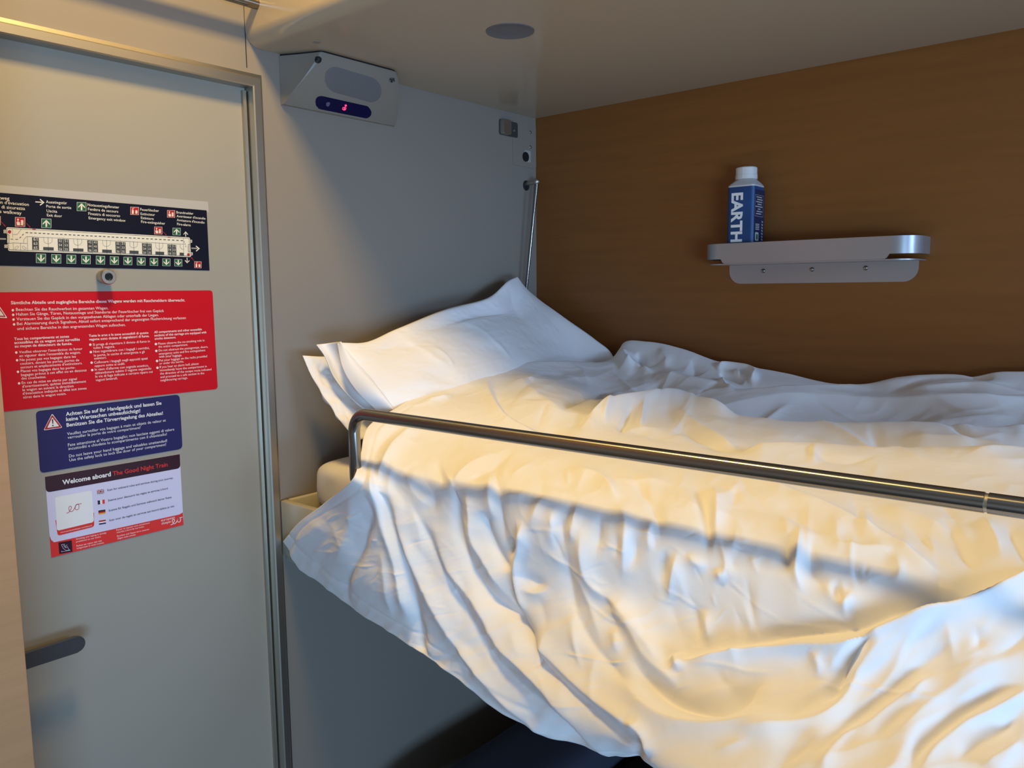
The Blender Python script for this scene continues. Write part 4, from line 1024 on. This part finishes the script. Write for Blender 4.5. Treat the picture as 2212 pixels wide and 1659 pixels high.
def flag(c, kind):
    h = Print(fn); cx, cy = c; ux = np.array([33, -5.5]); uy = np.array([1.5, 19])
    q = lambda a, b: (np.array([cx, cy])+ux*a+uy*b)
    def R_(a0, b0, a1, b1, m, l=2): h.poly([q(a0, b0), q(a1, b0), q(a1, b1), q(a0, b1)], m, l)
    if kind == 'uk':
        R_(-1, -1, 1, 1, I_BLUE, 2)
        for s in (1, -1):
            h.line([q(-1, -s), q(1, s)], 9, I_WHITE, 3); h.line([q(-1, -s), q(1, s)], 3.5, I_SRED, 4)
        R_(-1, -.3, 1, .3, I_WHITE, 5); R_(-.2, -1, .2, 1, I_WHITE, 5); R_(-1, -.16, 1, .16, I_SRED, 6); R_(-.1, -1, .1, 1, I_SRED, 6)
    elif kind == 'fr': R_(-1, -1, -.33, 1, I_MAROON); R_(-.33, -1, .33, 1, I_WHITE); R_(.33, -1, 1, 1, I_ORANGE)
    elif kind == 'de': R_(-1, -1, 1, -.33, I_BLACK); R_(-1, -.33, 1, .33, I_SRED); R_(-1, .33, 1, 1, I_GOLD)
    else: R_(-1, -1, 1, -.33, I_SRED); R_(-1, -.33, 1, .33, I_WHITE); R_(-1, .33, 1, 1, I_BLUE)
    h.build('flag', wel)
for c, k in (((687, 970), 'uk'), ((693, 1068), 'fr'), ((700, 1162), 'de'), ((704, 1258), 'nl')): flag(c, k)
h_ = Print(fn)
h_.poly([(288, 1450), (415, 1428), (422, 1535), (297, 1558)], I_MAROON, 2)
h_.line([(315, 1470), (345, 1465), (358, 1500), (375, 1488), (385, 1515), (395, 1512)], 3, I_LILAC, 3)
h_.line([(318, 1474), (335, 1505), (362, 1525), (398, 1520)], 3, I_LILAC, 3); h_.line([(315, 1538), (402, 1522)], 3, I_LILAC, 3); h_.line([(318, 1530), (330, 1536)], 4, I_LILAC, 3)
h_.line([(335, 1475), (350, 1495), (372, 1470)], 2.5, I_LILAC, 3)
h_.build('pictogram', wel)

# ---- escape map
fn = zoomfn(4.608, 0, 400, DY-0.0006)
gh = plate('adhesive_trace', zoomfn(4.608, 0, 400, DY-0.0003), [(-480, -40), (2070, 165), (2078, 270), (-480, 60)], 0, I_GHOST, door, 0.0003)
emap = tag(plate('escape_route_map', fn, [(-490, 32), (2057, 251), (2086, 850), (-490, 788)], 2, I_NAVY, None), 'black carriage escape plan with green and red pictograms, highest sign on the door', 'sign')
MAP_TEXT = [("Fluchtweg",-130,135,95,148),("Chemin d'évacuation",-130,172,288,207),("Uscita di sicurezza",-130,220,250,248),("Escape walkway",-130,265,215,294),
 ("Ausstiegstür",458,178,668,191),("Porte de sortie",462,222,710,238),("Uscita",465,268,570,275),("Exit door",468,310,618,320),
 ("Notausstiegsfenster",872,207,1187,233),("Fenêtre de secours",876,250,1177,275),("Finestra di soccorso",880,295,1196,318),("Emergency exit window",883,338,1250,365),
 ("Feuerlöscher",1397,253,1583,267),("Extincteur",1400,296,1543,306),("Estintore",1403,336,1530,347),("Fire-extinguisher",1405,375,1643,393),
 ("Brandmelder",1757,281,1925,294),("Avertisseur d'incendie",1758,318,2045,343),("Avvisatore d'incendio",1760,357,2037,383),("Fire-alarm",1763,398,1898,410)]
for g in range(5):
    e_ = Print(fn)
    for t, x0, yy0, x1, yy1 in MAP_TEXT[4*g:4*g+4]: e_.text(t, (x0, yy0), (x1, yy1), I_CREAM, bold=.006)
    e_.build('caption', emap)
d_ = Print(fn)
body = [(62, 418), (1890, 520), (1903, 715), (82, 655)]
d_.poly(rounded(body, 18), I_CREAM, 1); d_.poly(rounded([(68, 427), (1883, 527), (1896, 707), (88, 645)], 14), I_BLACK, 2); d_.poly(rounded([(72, 431), (1880, 531), (1893, 703), (92, 641)], 12), I_CREAM, 3)
d_.line([(352, 166), (430, 171)], 10, I_CREAM, 2); d_.line([(398, 140), (435, 172), (398, 200)], 10, I_CREAM, 2)
def seg_dash(a, b, n, w, m):
    a = np.array(a, float); b = np.array(b, float)
    for k in range(n): d_.line([a+(b-a)*(k/n), a+(b-a)*((k+.58)/n)], w, m, 4)
seg_dash((255, 472), (1840, 553), 37, 8, I_GREY); seg_dash((105, 537), (200, 540), 2, 6, I_GREY); seg_dash((195, 528), (245, 474), 2, 7, I_GREY); seg_dash((1832, 558), (1855, 625), 3, 5, I_GREY)
d_.line([(122, 430), (128, 520)], 2.5, I_GREY, 4); d_.line([(130, 490), (172, 490), (213, 436)], 3, I_GREY, 4)
d_.line([(235, 575), (238, 540), (265, 512), (320, 514), (1825, 588)], 3, I_GREY, 4); d_.line([(90, 580), (130, 574), (270, 580)], 3, I_GREY, 4)
d_.line([(272, 514), (275, 648)], 3, I_GREY, 4); d_.line([(204, 578), (206, 648)], 3, I_GREY, 4); d_.line([(130, 574), (132, 645)], 3, I_GREY, 4); d_.line([(1825, 530), (1830, 700)], 3, I_GREY, 4); d_.line([(320, 514), (322, 650)], 3, I_GREY, 4)
for cx in (162, 244):
    s_ = 1 if cx < 200 else -1
    d_.line([(cx-18*s_, 628), (cx+8*s_, 606), (cx+22*s_, 610), (cx+20*s_, 622), (cx-4*s_, 642), (cx-18*s_, 628)], 2.5, I_GREY, 4)
for x0, yy, w2 in ((478, 520, 42), (773, 535, 40), (1060, 548, 38), (1330, 562, 37), (1585, 575, 35)):
    U_ = [(x0-w2, yy-4)]+[(x0-w2*math.cos(a), yy+30+32*math.sin(a)) for a in np.linspace(0, math.pi, 12)]+[(x0+w2, yy+2)]
    d_.line(U_, 2.5, I_GREY, 4); d_.line([(x0, yy-2), (x0+4, yy+135)], 3, I_BLACK, 5)
d_.line([(1792, 590), (1794, 615), (1808, 635), (1826, 640)], 2.5, I_GREY, 4)
for x0, a0, x1, a1 in ((430, 615, 535, 650), (728, 628, 831, 662), (1017, 640, 1113, 674), (1289, 650, 1380, 684), (1547, 660, 1634, 694), (1788, 670, 1829, 704)):
    d_.poly([(x0, a0), (x1, a0+4), (x1, a1), (x0, a1-4)], I_GREY, 4)
seats = [((320, 520, 385, 645), ("61", "63", "65")), ((574, 534, 627, 655), ("52", "54", "56")), ((632, 536, 685, 658), ("51", "53", "55")), ((868, 547, 920, 666), ("42", "44", "46")), ((923, 550, 973, 668), ("41", "43", "45")),
 ((1148, 562, 1197, 677), ("32", "34", "36")), ((1201, 564, 1249, 679), ("31", "33", "35")), ((1413, 576, 1461, 688), ("22", "24", "26")), ((1464, 578, 1509, 690), ("21", "23", "25")), ((1667, 588, 1710, 697), ("12", "14", "16")), ((1713, 590, 1753, 699), ("11", "13", "15"))]
for (x0, a0, x1, a1), nums in seats:
    d_.poly([(x0, a0), (x1, a0+4), (x1+4, a1), (x0+4, a1-4)], I_GREY, 4)
    h = (a1-a0)/3
    for k, t in enumerate(nums):
        yb = a0+h*k+h*0.76; d_.text(t, (x0+(x1-x0)*.22+k, yb), (x0+(x1-x0)*.80+k, yb+2), I_CREAM, 6)
for x0, a0 in ((628, 525), (918, 538), (1198, 552), (1461, 566), (1710, 580)): d_.line([(x0, a0), (x0+4, a0+140)], 3, I_BLACK, 5)
d_.dot((95, 464), 17, I_SRED, 5); d_.dot((1876, 690), 14, I_SRED, 5); d_.poly([(322, 434), (356, 436), (356, 447), (322, 445)], I_SRED, 5); d_.poly([(1670, 513), (1696, 515), (1696, 523), (1670, 521)], I_SRED, 5)
for x0, a0, x1, a1, tp in ((36, 444, 62, 478, 1), (44, 592, 74, 624, 1), (1888, 545, 1912, 572, 1), (1894, 670, 1918, 697, 1)):
    d_.poly([(x0, a0), (x1, a0), (x1, a1), (x0, a1)], I_CREAM, 3); d_.poly([(x0+5, a0+5), (x1-5, a0+5), (x1-5, a1-5), (x0+5, a1-5)], I_NAVY, 4); d_.poly([(x0+9, a0+9), (x1-9, a0+9), (x1-9, a1-9), (x0+9, a1-9)], I_CREAM, 5)
for x0, a0, x1, a1 in ((68, 490, 92, 578), (1872, 588, 1892, 665)):
    d_.poly([(x0, a0), (x1, a0+1), (x1, a1), (x0, a1)], I_BLACK, 4); d_.poly([(x0+5, a0+4), (x1-5, a0+5), (x1-5, a1-4), (x0+5, a1-4)], I_CREAM, 5)
d_.line([(-490, 520), (60, 536)], 12, I_CREAM, 2); d_.line([(-490, 520), (60, 536)], 5, I_GREY, 3)
d_.line([(1905, 628), (1970, 630)], 10, I_CREAM, 2); d_.line([(1950, 605), (1982, 631), (1952, 657)], 9, I_CREAM, 2); d_.line([(1905, 628), (1975, 631)], 4, I_GREY, 3)
d_.line([(1849, 512), (1848, 468)], 7, I_CREAM, 2); d_.line([(1828, 490), (1848, 465), (1870, 492)], 7, I_CREAM, 2)
d_.line([(1862, 722), (1863, 770)], 7, I_CREAM, 2); d_.line([(1841, 748), (1863, 772), (1886, 750)], 7, I_CREAM, 2)
for a, b in (((12, 362), (52, 408)), ((262, 378), (300, 418)), ((1622, 462), (1656, 498)), ((1932, 752), (1904, 720))):
    d_.line([a, b], 4, I_SRED, 2); q = np.array(b, float); e = (q-np.array(a))/np.linalg.norm(q-np.array(a)); nn = np.array([-e[1], e[0]])
    d_.poly([q+e*6, q-e*12+nn*7, q-e*12-nn*7], I_SRED, 3)
d_.build('carriage_diagram', emap)
def picto(cx, cy, s, kind):
    h = Print(fn); s2 = s/2
    sk = 0.03
    q = lambda a, b: (cx+a*s2, cy+b*s2*0.93+a*s2*sk)
    base = I_GREEN if kind in ('up', 'down') else I_SRED
    h.poly([q(-1, -1), q(1, -1), q(1, 1), q(-1, 1)], I_CREAM, 1); h.poly([q(-.93, -.93), q(.93, -.93), q(.93, .93), q(-.93, .93)], base, 2)
    if kind in ('up', 'down'):
        k = 1 if kind == 'up' else -1
        h.poly([q(-.17, .78*k), q(.17, .78*k), q(.17, -.3*k), q(-.17, -.3*k)][::1], I_CREAM, 3)
        h.poly([q(0, -.78*k), q(.72, 0), q(.72, .33*k), q(0, -.38*k)], I_CREAM, 3); h.poly([q(0, -.78*k), q(-.72, 0), q(-.72, .33*k), q(0, -.38*k)], I_CREAM, 3)
    elif kind == 'alarm':
        h.dot(q(-.42, -.5), s2*.18, I_CREAM, 3, 10); h.poly([q(-.5, -.3), q(-.38, -.3), q(-.35, .1), q(-.5, .1)], I_CREAM, 3)
        h.poly(rounded([q(-.72, -.02), q(-.08, -.02), q(0, .72), q(-.62, .72)], s2*.15, 3), I_CREAM, 3)
        for dx in (.3, .52): h.line([q(dx+.1*(-1)**k, -.4+.18*k) for k in range(7)], s2*.16, I_CREAM, 3)
    else:
        h.poly(rounded([q(-.62, -.22), q(-.22, -.22), q(-.22, .78), q(-.62, .78)], s2*.1, 3), I_CREAM, 3)
        h.poly([q(-.55, -.35), q(-.3, -.35), q(-.3, -.62), q(-.55, -.62)], I_CREAM, 3); h.line([q(-.42, -.6), q(-.05, -.75)], s2*.1, I_CREAM, 3)
        for dx in (.32, .54): h.line([q(dx+.09*(-1)**k, -.15+.14*k) for k in range(7)], s2*.16, I_CREAM, 3)
    h.build('pictogram', emap)
for cx, cy, s, k in [(812, 214, 94, 'up'), (461, 380, 98, 'up'), (1758, 462, 78, 'up'), (200, 366, 100, 'alarm'), (-42, 352, 96, 'alarm'), (1340, 256, 84, 'ext'), (1703, 286, 78, 'alarm'), (1575, 452, 80, 'alarm'), (1970, 792, 70, 'ext')]:
    picto(cx, cy, s, k)
for k, cx in enumerate((408, 560, 710, 856, 1000, 1138, 1273, 1405, 1532, 1656, 1775)):
    picto(cx, 729+k*4.3, 98-k*2.2, 'down')

# ------------------------------------------------------------------ water carton
bc = np.array([-0.0445, -0.584]); rot = math.radians(1.5); hw = 0.0285; zb0 = zb+.0002; ztop = 1.795
bt = empty('water_carton', None, 'blue drinking water carton bottle with white cap on the shelf', 'bottle')
M_LABEL = mat('carton_blue', (0.006, 0.048, 0.16), 0.42, noise=(14, 0.35, 4, (1, 1, 1))); M_LABELD = mat('carton_navy', (0.008, 0.02, 0.07), 0.42); M_CAP = mat('cap_white', (0.66, 0.63, 0.61), 0.4); M_CARTON = mat('carton_white', (0.52, 0.50, 0.50), 0.45)
def sq(hw, r, n=6):
    return [(x, y) for x, y in rrect(0, 0, 2*hw, 2*hw, r, n)]
def rotc(x, y): return bc[0]+x*math.cos(rot)-y*math.sin(rot), bc[1]+x*math.sin(rot)+y*math.cos(rot)
def loft(name, secs, m, parent, closed=True):
    vs = []; fs = []
    for pts_, z in secs:
        for x, y in pts_: X_, Y_ = rotc(x, y); vs.append((X_, Y_, z))
    k = len(secs[0][0])
    for i in range(len(secs)-1):
        for j in range(k): fs.append((i*k+j, i*k+(j+1) % k, (i+1)*k+(j+1) % k, (i+1)*k+j))
    fs.append(tuple(range(k))[::-1]); fs.append(tuple(range((len(secs)-1)*k, len(secs)*k)))
    bm = bmesh.new(); bv = [bm.verts.new(v) for v in vs]
    for f_ in fs: bm.faces.new([bv[i] for i in f_])
    return from_bm(name, bm, m, parent, smooth=True, auto=35)
def circ_like(r, n=6):
    return [(r*math.cos(a), r*math.sin(a)) for a in [math.radians(a0+90*k/n) for a0 in (0, 90, 180, 270) for k in range(n+1)]]
loft('carton_body', [(sq(hw, .008), zb0), (sq(hw, .008), ztop+.006)], M_LABEL, bt)
def mix(a, b, t): return [(x0*(1-t)+x1*t, y0*(1-t)+y1*t) for (x0, y0), (x1, y1) in zip(a, b)]
S0 = sq(hw, .008); S1 = circ_like(.0185)
loft('shoulder', [(S0, ztop+.006), (sq(hw*1.01, .008), ztop+.009), (mix(S0, S1, .35), ztop+.015), (mix(S0, S1, .75), ztop+.020), (S1, ztop+.024)], M_CARTON, bt)
def ck(r): return circ_like(r)
loft('cap', [(ck(.0215), ztop+.0225), (ck(.0222), ztop+.0235), (ck(.0220), ztop+.031), (ck(.0214), ztop+.0315), (ck(.0214), ztop+.0445), (ck(.0200), ztop+.0462), (ck(.004), ztop+.0468)], M_CAP, bt)
# lettering on the two faces the camera sees
def face_fn(side):
    # side 0: local -x face; side 1: local -y face. a runs across (metres from the face centre), b up (metres from the base)
    def fn_(a, b, lift):
        o = hw+0.00025*lift
        x, y = (-o, a) if side == 0 else (-a, -o)
        X_, Y_ = rotc(x, y); return np.array([X_, Y_, zb0+b])
    return fn_
f0 = face_fn(0); f1 = face_fn(1)
pe = Print(f0)
# the word runs down the face: text direction is -Z, letters' up points to the right-hand side seen from the camera
dr = np.array([0, 0, -1.0]); rightdir = f0(0.01, 0, 0)-f0(-0.01, 0, 0); rightdir /= np.linalg.norm(rightdir)
sgn = 1 if np.dot(rightdir, RM[0]) > 0 else -1
pe.up = lambda d: rightdir*sgn
ah = 0.0125*sgn
v_, f_ = text_polys("EARTH", .035); hgt = v_[:, 1].max()
k0 = (0.130)/(v_[:, 0].max()); want = 0.0235
pe.text("EARTH", (-0.0175*sgn, 0.1415), (-0.0175*sgn, 0.0430), I_WHITE, 1, bold=.035, hs=want/(hgt*(0.0985)/(v_[:, 0].max()-v_[:, 0].min())))
pe.up = lambda d: np.array([0, 0, 1.0])
pe.text("WATER", (-0.0175*sgn, 0.0345), (0.0065*sgn, 0.0345), I_WHITE, 1, bold=.03)
pe.build('brand_lettering', bt)
ps = Print(f1); r1 = f1(0.01, 0, 0)-f1(-0.01, 0, 0); s1 = 1 if np.dot(r1, RM[0]) > 0 else -1
ps.poly([(-hw*.78*s1, .002), (hw*.95*s1, .002), (hw*.95*s1, .147), (-hw*.78*s1, .147)], M_LABELD, 1)
def ln(a0, a1, b, w): ps.line([(a0*s1, b), (a1*s1, b)], w, I_GHOST, 2)
ps.line([(-.022*s1, .136), (.020*s1, .136), (.020*s1, .094), (-.022*s1, .094), (-.022*s1, .136)], .0006, I_GHOST, 2)
for i, (a0, a1) in enumerate([(-.016, .012), (-.012, .016), (-.018, .014), (-.010, .012), (-.020, .016), (-.008, .006), (-.014, .016), (-.016, .010)]):
    ln(a0, a1, .132-.0047*i, .0022)
for i in range(4): ln(-.018, .002, .078-.0034*i, .0018)
ps.poly(rounded([(-.019*s1, .062), (-.001*s1, .062), (-.001*s1, .045), (-.019*s1, .045)], .003, 3), I_GHOST, 2); ps.poly([(-.014*s1, .058), (-.005*s1, .058), (-.005*s1, .048), (-.014*s1, .048)], I_GREEN, 3)
ps.dot((-.010*s1, .033), .007, I_GHOST, 2); ps.dot((-.010*s1, .033), .0025, M_LABELD, 3)
for i in range(4): ln(-.02, .008, .020-.0030*i, .0013)
for i in range(9): ps.line([(.014*s1, .085-.006*i), (.020*s1, .083-.006*i)], .003, I_GHOST, 2)
ps.build('small_print', bt)
settle(bt, (bc[0], bc[1], zb0))

# ------------------------------------------------------------------ lower berth
lb = empty('lower_berth', None, 'dark navy padded lower berth below the duvet', 'berth')
v, f = superblock((-0.34, -0.245, 0.535), (0.335, 0.112, 0.055), (0.22, 0.5), 80, 40)
mesh_obj('head_cushion', v, f, M_NAVY, lb, smooth=True)
v, f = superblock((-0.34, -1.15, 0.47), (0.335, 0.78, 0.06), (0.1, 0.35), 80, 40)
mesh_obj('seat_pad', v, f, mat('black_upholstery', (0.010, 0.010, 0.012), 0.9, bump=(900, .3, .0006)), lb, smooth=True)
boxo('seat_base', (-0.64, -0.004, -1.95, -0.02, 0.0, 0.42), M_GREY, lb, bev=.006)
settle(lb, (-0.34, -1.0, 0.0))
c1, c2_, c3 = ZP(1302, 1640, .535), ZP(1288, 1652, .535), ZP(1272, 1690, .535)
cord = tube('thin_cord', [c1+np.array([.02, .0, -.002]), c1, c2_, (c2_+c3)/2+np.array([.002, 0, .001]), c3], .0007, I_GHOST)
tag(cord, 'thin pale cord lying on the dark lower berth', 'cord')

# ------------------------------------------------------------------ ceiling lamp and window details out of view
cl = empty('ceiling_lamp', None, 'small warm rectangular lamp on the compartment ceiling', 'lamp')
boxo('lamp_base', (LAMP[0]-.09, LAMP[0]+.09, LAMP[1]-.11, LAMP[1]+.11, 2.56, TOP), M_GREY, cl, bev=.006)
settle(cl, (LAMP[0], LAMP[1], 2.56))
cl2 = empty('ceiling_lamp', None, 'housing of the added warm fill lamp, unseen, towards the window', 'lamp')  # body for the added rear fill light, out of view
boxo('lamp_base', (FILL_LAMP[0]-.09, FILL_LAMP[0]+.09, FILL_LAMP[1]-.38, FILL_LAMP[1]+.38, 2.56, TOP), M_GREY, cl2, bev=.006)
settle(cl2, (FILL_LAMP[0], FILL_LAMP[1], 2.56))
